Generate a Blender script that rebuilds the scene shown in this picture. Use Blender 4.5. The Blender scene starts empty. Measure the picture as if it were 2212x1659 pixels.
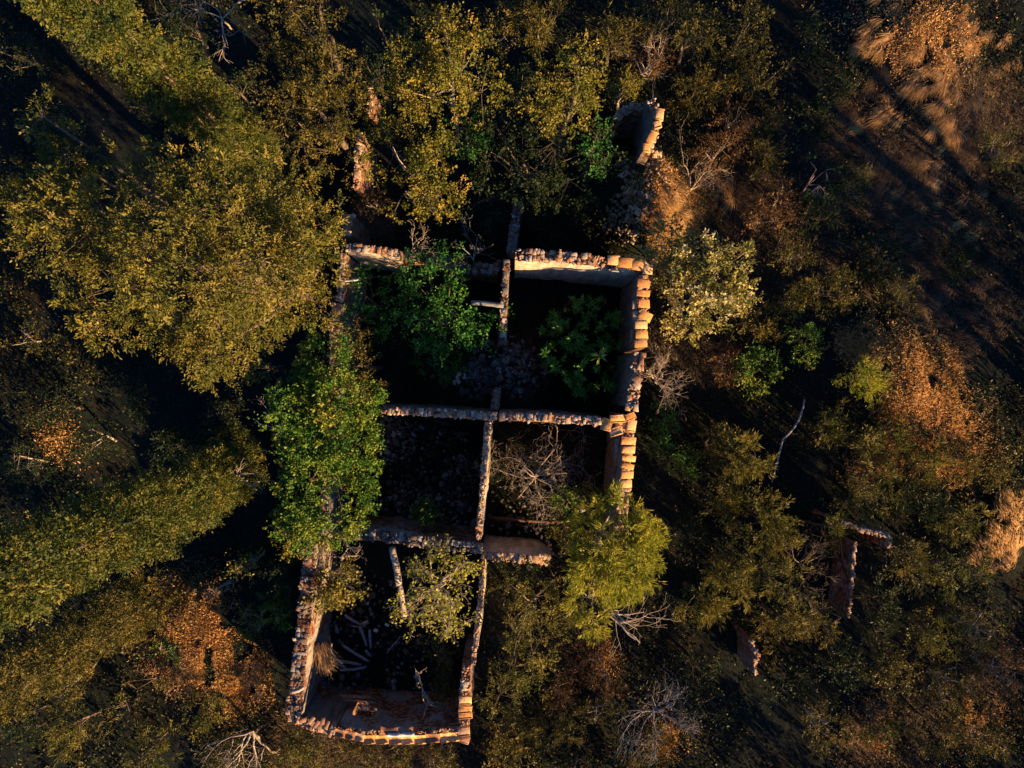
import bpy, math
import numpy as np
from mathutils import Vector

scene = bpy.context.scene
COL = scene.collection
rng = np.random.default_rng(7)
R = math.radians

# ------------------------------------------------------------------ camera, light
CAM_Z = 22.0
cam_d = bpy.data.cameras.new("camera"); cam = bpy.data.objects.new("camera", cam_d); COL.objects.link(cam)
cam.location = (0, 0, CAM_Z); cam.rotation_euler = (0, 0, 0)
cam_d.lens = 24; cam_d.sensor_width = 36; cam_d.clip_start = 0.1; cam_d.clip_end = 2000
scene.camera = cam
SUN_EL, SUN_AZ = 17.0, -43.0            # azimuth: angle from +x, the sun stands to the lower right
to_sun = Vector((math.cos(R(SUN_EL))*math.cos(R(SUN_AZ)), math.cos(R(SUN_EL))*math.sin(R(SUN_AZ)), math.sin(R(SUN_EL))))
world = bpy.data.worlds.new("World"); scene.world = world; world.use_nodes = True
nt = world.node_tree; bg = nt.nodes["Background"]
sky = nt.nodes.new("ShaderNodeTexSky"); sky.sky_type = 'NISHITA'; sky.sun_disc = False
sky.sun_elevation = R(SUN_EL); sky.sun_rotation = R(90.0 - SUN_AZ); sky.ozone_density = 10.0
nt.links.new(sky.outputs[0], bg.inputs[0]); bg.inputs[1].default_value = 0.06
sun_d = bpy.data.lights.new("sun", 'SUN'); sun = bpy.data.objects.new("sun", sun_d); COL.objects.link(sun)
sun_d.energy = 5.0; sun_d.angle = R(0.5); sun_d.color = (1.0, 0.64, 0.29)
sun.rotation_euler = to_sun.to_track_quat('Z', 'Y').to_euler(); sun.location = to_sun*50
scene.view_settings.view_transform = 'Standard'; scene.view_settings.look = 'None'
scene.view_settings.gamma = 1.0; scene.view_settings.exposure = 1.85
scene.render.engine = 'CYCLES'
scene.cycles.max_bounces = 5; scene.cycles.diffuse_bounces = 2; scene.cycles.transmission_bounces = 2

F = 1475.0
def P(u, v, z=0.0):
    return np.array([(u-1106.0)/F*(CAM_Z-z), -(v-829.5)/F*(CAM_Z-z), z])
def px(z): return (CAM_Z-z)/F           # metres per picture unit at height z

# ------------------------------------------------------------------ small numeric helpers
def unit(a):
    return a/np.maximum(np.linalg.norm(a, axis=-1, keepdims=True), 1e-9)
_w = np.random.default_rng(3)
_K = _w.normal(size=(14, 3)); _PH = _w.uniform(0, 6.28, 14)
def sn(p, f=1.0):                        # smooth pseudo noise, about -1..1
    p = np.asarray(p, float)
    if p.shape[-1] == 2: p = np.concatenate([p, np.zeros(p.shape[:-1]+(1,))], -1)
    return np.sin(p@(_K.T*f)+_PH).sum(-1)/4.2
MOUNDS = []                              # x, y, height, radius; several added so their flanks catch low sun
def mound(u, v, h, r): q = P(u, v, h*0.6); MOUNDS.append((q[0], q[1], h, r))
mound(1870, 780, .9, 1.8); mound(1950, 880, .9, 1.8); mound(2030, 960, .5, 1.3); mound(1950, 90, .9, 2.0); mound(2040, 230, .6, 1.3)
mound(400, 1340, .7, 1.7); mound(1400, 410, 1.7, 1.2); mound(1385, 520, .9, 1.0); mound(2170, 1120, .8, 1.6)
mound(1090, 800, .35, .8); mound(480, 1430, .4, 1.2); mound(1600, 250, .5, 2.2); mound(1350, 480, .6, .8)
def gz(x, y):
    x = np.asarray(x, float); y = np.asarray(y, float)
    z = 0.10*sn(np.stack([x, y], -1), .45)+0.05*sn(np.stack([x, y], -1), 1.3)+0.02*sn(np.stack([x, y], -1), 4.0)
    for mx, my, h, r in MOUNDS:
        z = z+h*np.exp(-((x-mx)**2+(y-my)**2)/(r*r))
    far = np.clip((np.hypot(x, y)-30)/120, 0, 1)
    return z+far*3.0*sn(np.stack([x, y], -1), .02)

# ------------------------------------------------------------------ materials
def nodes_of(name):
    m = bpy.data.materials.new(name); m.use_nodes = True
    n = m.node_tree.nodes; l = m.node_tree.links
    return m, n, l, n["Principled BSDF"]
def ramp(n, l, src, stops, interp='LINEAR'):
    r = n.new("ShaderNodeValToRGB"); r.color_ramp.interpolation = interp
    e = r.color_ramp.elements
    while len(e) < len(stops): e.new(0.5)
    for el, (p_, c) in zip(e, stops): el.position = p_; el.color = (*c, 1)
    l.new(src, r.inputs[0]); return r
def noise(n, l, scale, detail=4, rough=.6, src=None, vscale=None):
    t = n.new("ShaderNodeTexNoise"); t.inputs["Scale"].default_value = scale
    t.inputs["Detail"].default_value = detail; t.inputs["Roughness"].default_value = rough
    if src is None:
        tc = n.new("ShaderNodeTexCoord"); src = tc.outputs["Object"]
    if vscale:
        mp = n.new("ShaderNodeMapping"); mp.inputs["Scale"].default_value = vscale
        l.new(src, mp.inputs[0]); src = mp.outputs[0]
    l.new(src, t.inputs["Vector"]); return t
def mix(n, l, fac, a, b, mode='MIX'):
    m = n.new("ShaderNodeMix"); m.data_type = 'RGBA'; m.blend_type = mode
    for s, i in ((fac, 0), (a, 6), (b, 7)):
        if isinstance(s, (int, float)): m.inputs[i].default_value = s
        elif isinstance(s, tuple): m.inputs[i].default_value = (*s, 1)
        else: l.new(s, m.inputs[i])
    return m.outputs[2]
def bump(n, l, h, strength, dist, b):
    bp = n.new("ShaderNodeBump"); bp.inputs["Strength"].default_value = strength
    bp.inputs["Distance"].default_value = dist
    l.new(h, bp.inputs["Height"]); l.new(bp.outputs[0], b.inputs["Normal"])

def leaf_mat(name, stops, transl=.25, rough=.55):
    m, n, l, b = nodes_of(name)
    at = n.new("ShaderNodeAttribute"); at.attribute_name = "rnd"
    t = noise(n, l, 1.3, 2)
    ad = n.new("ShaderNodeMath"); ad.operation = 'MULTIPLY_ADD'
    l.new(t.outputs[0], ad.inputs[0]); ad.inputs[1].default_value = .9
    sb = n.new("ShaderNodeMath"); sb.operation = 'MULTIPLY_ADD'
    l.new(at.outputs["Fac"], sb.inputs[0]); sb.inputs[1].default_value = .75; sb.inputs[2].default_value = -.32
    l.new(sb.outputs[0], ad.inputs[2])
    r = ramp(n, l, ad.outputs[0], stops)
    l.new(r.outputs[0], b.inputs["Base Color"]); b.inputs["Roughness"].default_value = rough
    b.inputs["Specular IOR Level"].default_value = .18
    tr = n.new("ShaderNodeBsdfTranslucent"); l.new(r.outputs[0], tr.inputs[0])
    mx = n.new("ShaderNodeMixShader"); mx.inputs[0].default_value = transl
    l.new(b.outputs[0], mx.inputs[1]); l.new(tr.outputs[0], mx.inputs[2])
    l.new(mx.outputs[0], n["Material Output"].inputs[0])
    return m
M = {}
M['juniper'] = leaf_mat("juniper_foliage", [(0, (.03, .045, .010)), (.4, (.085, .09, .014)), (.7, (.17, .145, .022)), (1, (.28, .20, .06))])
M['cypress'] = leaf_mat("cypress_foliage", [(0, (.012, .035, .010)), (.45, (.055, .070, .012)), (.8, (.13, .12, .018)), (1, (.25, .17, .05))])
M['broad'] = leaf_mat("broadleaf_foliage", [(0, (.04, .06, .010)), (.4, (.10, .105, .013)), (.75, (.20, .16, .02)), (1, (.36, .22, .06))])
M['olive'] = leaf_mat("olive_foliage", [(0, (.016, .022, .007)), (.5, (.07, .066, .012)), (1, (.22, .155, .03))])
M['ivy'] = leaf_mat("ivy_foliage", [(0, (.015, .05, .010)), (.4, (.05, .125, .014)), (.75, (.15, .19, .02)), (1, (.36, .30, .06))])
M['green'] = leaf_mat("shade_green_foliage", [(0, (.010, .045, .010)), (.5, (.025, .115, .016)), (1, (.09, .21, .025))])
M['rosette'] = leaf_mat("rosette_foliage", [(0, (.02, .09, .018)), (.5, (.085, .24, .03)), (1, (.65, .58, .10))])
M['dark'] = leaf_mat("shade_dark_green_foliage", [(0, (.006, .014, .006)), (.6, (.018, .032, .010)), (1, (.06, .055, .015))])  # green darkened to carry the shade of the black gaps
M['pine'] = leaf_mat("bright_pine_foliage", [(0, (.08, .12, .012)), (.4, (.20, .22, .02)), (1, (.40, .33, .035))], .35)
M['feather'] = leaf_mat("feathery_foliage", [(0, (.018, .028, .007)), (.5, (.085, .088, .014)), (1, (.25, .19, .04))], .3)
M['rust'] = leaf_mat("rust_brown_foliage", [(0, (.022, .014, .007)), (.5, (.10, .055, .022)), (1, (.34, .19, .07))], .3)
M['flower'] = leaf_mat("cream_flower_foliage", [(0, (.05, .085, .02)), (.35, (.15, .15, .03)), (.6, (.40, .33, .09)), (1, (.66, .58, .36))], .3)
M['litter'] = leaf_mat("leaf_litter", [(0, (.010, .007, .004)), (.6, (.028, .017, .008)), (1, (.13, .07, .025))], .2)  # shade under the crowns is put into this dark tone
M['scrub'] = leaf_mat("low_scrub", [(0, (.006, .012, .005)), (.6, (.018, .026, .008)), (1, (.05, .05, .012))], .2)  # low greens darkened in colour to stand for crown shade
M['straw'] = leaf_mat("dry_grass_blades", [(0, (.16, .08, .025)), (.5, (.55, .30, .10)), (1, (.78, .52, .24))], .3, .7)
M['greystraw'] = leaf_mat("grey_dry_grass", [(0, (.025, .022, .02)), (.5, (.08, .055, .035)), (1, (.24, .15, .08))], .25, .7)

def bark_mat(name, a, c):
    m, n, l, b = nodes_of(name)
    t = noise(n, l, 9, 5, .7, vscale=(1, 1, .35))
    r = ramp(n, l, t.outputs[0], [(.3, a), (.7, c)])
    l.new(r.outputs[0], b.inputs["Base Color"]); b.inputs["Roughness"].default_value = .9
    bump(n, l, t.outputs[0], .5, .01, b); return m
M['bark'] = bark_mat("brown_bark", (.05, .035, .022), (.16, .11, .07))
M['palebark'] = bark_mat("pale_bark", (.15, .115, .085), (.40, .32, .25))
M['greybark'] = bark_mat("grey_bark", (.12, .11, .10), (.36, .33, .30))
M['timber'] = bark_mat("weathered_timber", (.08, .08, .08), (.24, .24, .24))
M['darkwood'] = bark_mat('dark_red_wood', (.04, .018, .012), (.10, .04, .025))
M['brown_timber'] = bark_mat("brown_timber", (.10, .045, .025), (.24, .12, .07))

def ground_mat():
    m, n, l, b = nodes_of("forest_floor")
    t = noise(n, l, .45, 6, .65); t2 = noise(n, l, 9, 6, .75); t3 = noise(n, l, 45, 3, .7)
    r = ramp(n, l, t.outputs[0], [(.3, (.012, .021, .021)), (.5, (.015, .020, .018)), (.75, (.032, .023, .014))])  # soil darkened and tinted teal to carry the forest shade
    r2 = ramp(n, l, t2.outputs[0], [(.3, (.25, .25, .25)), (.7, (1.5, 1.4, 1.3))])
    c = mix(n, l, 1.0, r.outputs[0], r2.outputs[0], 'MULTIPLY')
    l.new(c, b.inputs["Base Color"]); b.inputs["Roughness"].default_value = 1
    b.inputs["Specular IOR Level"].default_value = .05
    bump(n, l, t3.outputs[0], .9, .06, b); return m
M['ground'] = ground_mat()
def plaster_mat(name, base, brick_amt=.5, dirt=.5, pscale=1.1):
    m, n, l, b = nodes_of(name)
    g = n.new("ShaderNodeNewGeometry")
    t = noise(n, l, pscale, 7, .62, src=g.outputs["Position"]); t2 = noise(n, l, 7, 6, .75, src=g.outputs["Position"])
    t3 = noise(n, l, 3.2, 5, .7, src=g.outputs["Position"], vscale=(1.6, 1.6, .35))
    pl = ramp(n, l, t2.outputs[0], [(.25, tuple(x*.55 for x in base)), (.6, base), (.8, tuple(min(x*1.25, .85) for x in base))])
    dr = ramp(n, l, t3.outputs[0], [(.35, (.30, .29, .27)), (.62, (1, 1, 1))])
    c = mix(n, l, dirt, pl.outputs[0], dr.outputs[0], 'MULTIPLY')
    vo = n.new("ShaderNodeTexVoronoi"); vo.inputs["Scale"].default_value = 9
    mp = n.new("ShaderNodeMapping"); mp.inputs["Scale"].default_value = (.8, .8, 1.3)
    l.new(g.outputs["Position"], mp.inputs[0]); l.new(mp.outputs[0], vo.inputs["Vector"])
    sp = n.new("ShaderNodeSeparateColor"); l.new(vo.outputs["Color"], sp.inputs[0])
    br = ramp(n, l, sp.outputs[0], [(0, (.13, .05, .03)), (.4, (.26, .10, .05)), (.7, (.30, .20, .13)), (1, (.26, .24, .21))])
    ed = ramp(n, l, vo.outputs["Distance"], [(.25, (1, 1, 1)), (.7, (.35, .33, .3))])
    bc = mix(n, l, 1.0, br.outputs[0], ed.outputs[0], 'MULTIPLY')
    mk = ramp(n, l, t.outputs[0], [(brick_amt-.015, (1, 1, 1)), (brick_amt+.015, (0, 0, 0))])
    c2 = mix(n, l, mk.outputs[0], c, bc)
    l.new(c2, b.inputs["Base Color"]); b.inputs["Roughness"].default_value = .95
    b.inputs["Specular IOR Level"].default_value = .1
    bump(n, l, t2.outputs[0], .6, .03, b); return m
M['plaster'] = plaster_mat("weathered_shade_plaster", (.16, .17, .16), .46, .8)  # weathered, and darkened to carry the shade of inner faces
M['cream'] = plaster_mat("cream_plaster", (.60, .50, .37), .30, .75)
M['rawwall'] = plaster_mat("bare_masonry", (.22, .19, .17), .58, .7)
M['slab'] = plaster_mat("grey_front_plaster", (.24, .25, .245), .53, .65, .7)
M['annexplaster'] = plaster_mat('annex_plaster', (.30, .25, .20), .47, .9)
def stone_mat(name, stops, rough=.9):
    m, n, l, b = nodes_of(name)
    at = n.new("ShaderNodeAttribute"); at.attribute_name = "rnd"
    r = ramp(n, l, at.outputs["Fac"], stops)
    g = n.new("ShaderNodeNewGeometry")
    t = noise(n, l, 14, 6, .75, src=g.outputs["Position"]); t2 = noise(n, l, 3, 4, .6, src=g.outputs["Position"])
    rr = ramp(n, l, t.outputs[0], [(.28, (.35, .33, .32)), (.55, (.95, .95, .95)), (.75, (1.3, 1.25, 1.2))])
    c = mix(n, l, 1.0, r.outputs[0], rr.outputs[0], 'MULTIPLY')
    li = ramp(n, l, t2.outputs[0], [(.55, (0, 0, 0)), (.7, (1, 1, 1))])
    c = mix(n, l, li.outputs[0], c, mix(n, l, .45, c, (.20, .19, .15)))
    l.new(c, b.inputs["Base Color"]); b.inputs["Roughness"].default_value = rough
    b.inputs["Specular IOR Level"].default_value = .15
    bump(n, l, t.outputs[0], .8, .02, b); return m
M['brick'] = stone_mat("old_brick_and_stone", [(0, (.26, .12, .07)), (.25, (.34, .18, .10)), (.5, (.38, .25, .16)), (.75, (.34, .28, .22)), (.93, (.44, .35, .26)), (1, (.60, .52, .44))])
M['tan'] = stone_mat('tan_rubble', [(0, (.20, .11, .06)), (.5, (.34, .22, .13)), (1, (.50, .38, .26))])
M['dullbrick'] = stone_mat('dull_brick', [(0, (.12, .05, .035)), (.4, (.17, .09, .06)), (.75, (.17, .15, .13)), (1, (.30, .26, .22))])
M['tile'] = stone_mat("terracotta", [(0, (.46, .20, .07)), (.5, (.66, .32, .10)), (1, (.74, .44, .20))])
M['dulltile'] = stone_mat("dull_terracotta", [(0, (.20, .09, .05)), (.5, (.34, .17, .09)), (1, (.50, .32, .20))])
M['rubble'] = stone_mat("grey_rubble", [(0, (.10, .05, .035)), (.3, (.11, .095, .085)), (.8, (.20, .185, .17)), (1, (.42, .40, .38))])
M['white'] = stone_mat("white_stone", [(0, (.44, .43, .40)), (1, (.56, .54, .50))])

# ------------------------------------------------------------------ mesh helpers
class MB:
    """collects quads (and their per-face random value and material slot) for ONE mesh"""
    def __init__(s): s.v = []; s.f = []; s.r = []; s.m = []; s.n = 0
    def add(s, v, f, r=None, mi=0):
        v = np.asarray(v, float).reshape(-1, 3); f = np.asarray(f, int).reshape(-1, 4)
        s.v.append(v); s.f.append(f+s.n); s.n += len(v)
        if r is None: r = rng.random(len(f))
        elif np.isscalar(r): r = np.full(len(f), r)
        s.r.append(np.asarray(r, float)); s.m.append(np.full(len(f), mi, int) if np.isscalar(mi) else np.asarray(mi, int))
    def mesh(s, name, mats):
        v = np.concatenate(s.v); f = np.concatenate(s.f); r = np.concatenate(s.r); mi = np.concatenate(s.m)
        me = bpy.data.meshes.new(name)
        me.vertices.add(len(v)); me.vertices.foreach_set("co", v.astype(np.float32).ravel())
        me.loops.add(len(f)*4); me.loops.foreach_set("vertex_index", f.astype(np.int32).ravel())
        me.polygons.add(len(f)); me.polygons.foreach_set("loop_start", np.arange(0, len(f)*4, 4, dtype=np.int32))
        me.polygons.foreach_set("loop_total", np.full(len(f), 4, np.int32))
        me.polygons.foreach_set("material_index", mi.astype(np.int32))
        a = me.attributes.new("rnd", 'FLOAT', 'FACE'); a.data.foreach_set("value", r.astype(np.float32))
        for m_ in (mats if isinstance(mats, (list, tuple)) else [mats]): me.materials.append(m_)
        me.update(calc_edges=True); return me
    def build(s, name, mats, parent=None, origin=None):
        if not s.v: return None
        if parent is not None: origin = parent['_o'] if '_o' in parent else (0, 0, 0)
        if origin is None: origin = (0, 0, 0)
        s.v = [v_-np.array(origin) for v_ in s.v]
        o = bpy.data.objects.new(name, s.mesh(name, mats)); COL.objects.link(o)
        if parent is not None: o.parent = parent; o['_o'] = list(map(float, origin))
        else: o.location = tuple(origin)
        return o
def tag(o, label=None, cat=None, group=None, kind=None):
    if label: o['label'] = label
    if cat: o['category'] = cat
    if group: o['group'] = group
    if kind: o['kind'] = kind
    return o
def thing(name, label, cat, loc=(0, 0, 0), group=None):
    o = bpy.data.objects.new(name, None); COL.objects.link(o); o.location = tuple(map(float, loc))
    o.empty_display_size = .2; o['_o'] = list(map(float, loc))
    return tag(o, label, cat, group)

def tube(mb, pts, rad, sides=6, r=None):
    pts = np.asarray(pts, float); k = len(pts); rad = np.broadcast_to(np.asarray(rad, float), (k,))
    t = unit(np.gradient(pts, axis=0))
    ref = np.array([0.31, 0.17, .93]); 
    if abs(t[0]@unit(ref)) > .93: ref = np.array([1., .1, 0])
    a = unit(np.cross(t, ref)); b = np.cross(t, a)
    th = np.arange(sides)*2*math.pi/sides
    v = pts[:, None]+rad[:, None, None]*(np.cos(th)[None, :, None]*a[:, None]+np.sin(th)[None, :, None]*b[:, None])
    i = np.arange(k-1)[:, None]*sides; j = np.arange(sides)[None]; j2 = (j+1) % sides
    f = np.stack([i+j, i+j2, i+sides+j2, i+sides+j], -1).reshape(-1, 4)
    mb.add(v.reshape(-1, 3), f, rng.random() if r is None else r)
_bv = np.array([[x, y, z] for z in (-.5, .5) for x, y in ((-.5, -.5), (.5, -.5), (.5, .5), (-.5, .5))])
_bf = np.array([[3, 2, 1, 0], [4, 5, 6, 7], [0, 1, 5, 4], [1, 2, 6, 5], [2, 3, 7, 6], [3, 0, 4, 7]])
def rotm(rx, ry, rz):
    cx, sx, cy, sy, cz, sz = math.cos(rx), math.sin(rx), math.cos(ry), math.sin(ry), math.cos(rz), math.sin(rz)
    return (np.array([[cz, -sz, 0], [sz, cz, 0], [0, 0, 1]])@np.array([[cy, 0, sy], [0, 1, 0], [-sy, 0, cy]])
            @np.array([[1, 0, 0], [0, cx, -sx], [0, sx, cx]]))
# a worn block: bevelled box with 24 vertices
def block(mb, c, size, rot=(0, 0, 0), jit=.12, r=None, mi=0, bev=.12):
    s = np.asarray(size, float); b_ = bev*min(s)
    X = [-.5, -.5+b_/s[0], .5-b_/s[0], .5]; Y = [-.5, -.5+b_/s[1], .5-b_/s[1], .5]
    top = []
    inn = 1-2*b_/s[:2]
    rings = []
    for z, k in ((-.5, 0), (-.5+b_/s[2], 1), (.5-b_/s[2], 1), (.5, 0)):
        sc = inn if k == 0 else np.ones(2)
        ring = []
        for x, y in ((-.5, -.5), (.5, -.5), (.5, .5), (-.5, .5)): ring.append([x*sc[0], y*sc[1], z])
        rings.append(ring)
    v = np.array(rings).reshape(-1, 3)
    j4 = rng.normal(0, jit*.35, (4, 2))               # plan outline irregularity shared by all rings
    v[:, :2] += np.tile(j4, (4, 1)); v[:, 2] += np.tile(rng.normal(0, jit*.3, 4), 4)*(v[:, 2] > 0)
    v = v*s@rotm(*rot).T+np.asarray(c)
    f = [[3, 2, 1, 0], [12, 13, 14, 15]]
    for i in range(3):
        for j in range(4): f.append([i*4+j, i*4+(j+1) % 4, i*4+4+(j+1) % 4, i*4+4+j])
    mb.add(v, f, rng.random() if r is None else r, mi)

# ------------------------------------------------------------------ foliage
def leaf_quads(mb, p, a, L, W, flat=.35, mi=0, r=None):
    n = len(p); a = unit(a)
    nn = rng.normal(size=(n, 3)); nn[:, 2] += flat*2.5
    w = unit(np.cross(a, nn)); nrm = np.cross(w, a)
    L = np.broadcast_to(L, (n,))[:, None]*rng.uniform(.65, 1.3, (n, 1)); W = np.broadcast_to(W, (n,))[:, None]*rng.uniform(.7, 1.25, (n, 1))
    v = np.stack([p, p+a*L*.45+w*W+nrm*L*.06, p+a*L, p+a*L*.45-w*W+nrm*L*.06], 1).reshape(-1, 3)
    f = np.arange(n*4).reshape(-1, 4)
    mb.add(v, f, rng.random(n) if r is None else r, mi)
STY = { # leaf length, half width, clump radius, clumps per m2 of shell, leaves per clump, direction spread
 'juniper': (.068, .014, .18, 12, 74, .6), 'cypress': (.06, .015, .13, 22, 46, .6), 'broad': (.062, .022, .18, 10, 46, 1.0),
 'olive': (.065, .016, .19, 8.5, 54, .9), 'ivy': (.07, .028, .17, 13, 38, 1.0), 'green': (.08, .026, .22, 6, 42, 1.0),
 'dark': (.085, .022, .24, 5, 46, .9), 'pine': (.12, .011, .20, 11, 80, .45), 'feather': (.11, .011, .22, 6, 62, .55),
 'rust': (.075, .012, .22, 5, 60, .8), 'flower': (.075, .027, .18, 9, 46, 1.0), 'sparse': (.08, .028, .13, 6, 13, 1.0)}
def crown(mb, blobs, style, dens=1.0, lump=.25, zcut=-.55, mi=0):
    """blobs: (x,y,z,rx,ry,rz) ellipsoids; leaf clumps over an uneven shell; returns the clump centres"""
    L, W, cr, cd, lpc, spread = STY[style]
    outs = []
    for (x, y, z, rx, ry, rz) in blobs:
        rm = (rx*ry*rz)**(1/3)
        n = max(6, int(4*math.pi*rm*rm*cd*dens*.75))
        d = unit(rng.normal(size=(int(n*1.6), 3))); d = d[d[:, 2] > zcut][:n]; n = len(d)
        c0 = np.array([x, y, z])
        lum = 1+lump*sn(d*1.0+c0*.7, 2.2)+rng.normal(0, .05, n)
        rad = np.where(rng.random(n) < .75, rng.uniform(.82, 1.06, n), rng.uniform(.4, .85, n))*lum
        c = c0+d*rad[:, None]*np.array([rx, ry, rz])
        keep = c[:, 2] > gz(c[:, 0], c[:, 1])+.05
        c = c[keep]; d = d[keep]; n = len(c)
        # gaps: drop clumps where a noise field is low
        g = sn(c, 2.7 if style in ('juniper', 'cypress', 'broad', 'ivy', 'pine') else 1.9); keep = g > (-.5 if style == 'juniper' else -1.3 if style == 'cypress' else -.75); c = c[keep]; d = d[keep]; n = len(c)
        if n == 0: continue
        tw = unit(d+np.array([0, 0, .35])+rng.normal(0, .35, (n, 3)))
        k = lpc; csz = cr*rng.uniform(.6, 1.35, n)
        # leaves gather along two or three little shoots of the clump
        sh = unit(tw[:, None]*.9+rng.normal(0, .75, (n, 4, 3)))
        pick = rng.integers(0, 4, (n, k))
        sd = sh[np.arange(n)[:, None], pick]
        t = rng.random((n, k, 1))**.8
        pos = c[:, None]+sd*t*csz[:, None, None]*1.6+rng.normal(0, .22, (n, k, 3))*csz[:, None, None]*(1.1-t*.6)
        ax = sd+rng.normal(0, spread*.75, (n, k, 3))
        base = (rng.random(n)*.78)[:, None]+rng.random((n, k))*.22
        ls_ = np.repeat(rng.uniform(.55, 1.35, n), k); leaf_quads(mb, pos.reshape(-1, 3), ax.reshape(-1, 3), L*ls_, W*ls_, .0, mi, base.ravel())
        outs.append(c)
    return np.concatenate(outs) if outs else np.zeros((0, 3))
def limb(mb, a, b, r0, r1, wob=.08, n=7, sides=5, sag=0):
    t = np.linspace(0, 1, n)[:, None]; a = np.asarray(a, float); b = np.asarray(b, float)
    L = np.linalg.norm(b-a); w = np.cumsum(rng.normal(0, wob*L/n*1.6, (n, 3)), 0); w -= w[:1]; w -= t*w[-1]
    p = a+(b-a)*t+w; p[:, 2] += (np.sin(t[:, 0]*math.pi)*sag*L)
    tube(mb, p, r0+(r1-r0)*t[:, 0], sides); return p
def plant(name, label, cat, base, blobs, style, mat=None, bark='bark', dens=1.0, group=None, trunk_r=None, twigs=12, lump=.25, zcut=-.55, extra_mats=None):
    base = np.array([base[0], base[1], float(gz(base[0], base[1]))-.05])
    o = thing(name, label, cat, base, group)
    mb = MB(); cs = crown(mb, blobs, style, dens, lump, zcut)
    mb.build('foliage' if cat != 'tree' else 'crown', M[mat or style], o)
    tb = MB(); bl = np.array([b[:3] for b in blobs]); zs = bl[:, 2]
    top = bl[np.argmax(zs)]; H = top[2]-base[2]
    r0 = trunk_r or max(.025, .022*H+.015)
    sp = limb(tb, base, top, r0, r0*.3, .04, 9, 7)
    for b in blobs:
        q = np.array(b[:3]); hh = np.clip((q[2]-base[2])/max(H, .1)*.6, .05, .85)
        limb(tb, sp[int(hh*8)], q+np.array([0, 0, b[5]*.1]), r0*.4, r0*.1, .06, 6, 5)
        near = cs[np.linalg.norm(cs-q, axis=1) < max(b[3:])*1.3] if len(cs) else cs
        if len(near):
            for e in near[rng.integers(0, len(near), twigs)]:
                limb(tb, q+(e-q)*.05, q+(e-q)*1.05, max(.005, r0*.07), .003, .10, 5, 3)
    tb.build('trunk' if cat == 'tree' else 'stems', M[bark], o)
    return o
def blobs_px(lst, sq=1.0):
    """(u, v, radius in picture units, z of the centre[, squash]) -> ellipsoids at their own distance"""
    out = []
    for it in lst:
        u, v, r, z = it[:4]; k = it[4] if len(it) > 4 else sq
        q = P(u, v, z); rr = r*px(z); out.append((q[0], q[1], z, rr, rr, rr*k))
    return out

def grow(mb, p, d, L, r, depth, spread=.6, up=.15, nseg=5, kids=3, sides=4, tips=None, wob=.22):
    p = np.array(p, float); pts = [p.copy()]; d = unit(np.array(d, float))
    for i in range(nseg):
        d = unit(d+rng.normal(0, wob, 3)+np.array([0, 0, up*.25])); p = p+d*L/nseg; pts.append(p.copy())
    r1 = r*.55
    tube(mb, pts, np.linspace(r, max(r1, .0035), nseg+1), sides if r > .01 else 3)
    if depth > 0:
        for k in range(kids):
            i = rng.integers(max(1, nseg//3), nseg+1)
            dd = unit(d+rng.normal(0, spread, 3)+np.array([0, 0, up]))
            grow(mb, pts[i], dd, L*rng.uniform(.5, .85), r1*.85, depth-1, spread, up, nseg, kids, sides, tips, wob)
    elif tips is not None: tips.append((p, d))
def bare(name, label, cat, base, dirs, L, r, depth, bark, spread=.6, up=.1, kids=3, group=None, leaves=None, leafn=6, wob=.22, trunk_to=None, zb=None):
    b = np.array([base[0], base[1], float(gz(base[0], base[1]))-.05 if zb is None else zb])
    o = thing(name, label, cat, b, group); mb = MB(); tips = []
    s = b
    if trunk_to is not None:
        s = np.array(trunk_to, float); limb(mb, b, s, r*1.4, r, .05, 7, 6)
    for d in dirs: grow(mb, s, d, L*rng.uniform(.8, 1.15), r, depth, spread, up, 5, kids, 4, tips, wob)
    mb.build('branches', M[bark], o)
    if leaves and tips:
        lb = MB(); t = np.array([q for q, _ in tips]); dd = np.array([q for _, q in tips])
        n = leafn; c = np.repeat(t, n, 0)+rng.normal(0, .07, (len(t)*n, 3))-np.repeat(dd, n, 0)*rng.uniform(0, .25, (len(t)*n, 1))
        leaf_quads(lb, c, rng.normal(size=c.shape)+np.repeat(dd, n, 0), .085, .034, .5)
        lb.build('leaves', M[leaves], o)
    return o
def blades(mb, x, y, z0, L, ang, lean, w=.007, curve=.5, mi=0):
    """curved grass blades; ang = heading of the lean, lean 0..1"""
    n = len(x); S = 4; p = np.stack([x, y, z0], -1)
    h = np.stack([np.cos(ang), np.sin(ang), np.zeros(n)], -1); s = np.stack([-np.sin(ang), np.cos(ang), np.zeros(n)], -1)
    vs = []
    for i in range(S):
        t = i/(S-1); el = (math.pi/2)*(1-lean)-curve*1.3*t*t
        step = L/(S-1)
        if i: p = p+(h*np.cos(el)[:, None]+np.array([0, 0, 1])*np.sin(el)[:, None])*step[:, None]
        ww = w*(1-.8*t); vs += [p-s*ww, p+s*ww]
    v = np.stack(vs, 1).reshape(-1, 3); b = (np.arange(n)*S*2)[:, None]
    f = np.concatenate([np.stack([b[:, 0]+2*i, b[:, 0]+2*i+1, b[:, 0]+2*i+3, b[:, 0]+2*i+2], -1) for i in range(S-1)])
    rr = np.tile(rng.random(n), S-1); mb.add(v, f, rr, mi)

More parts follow.
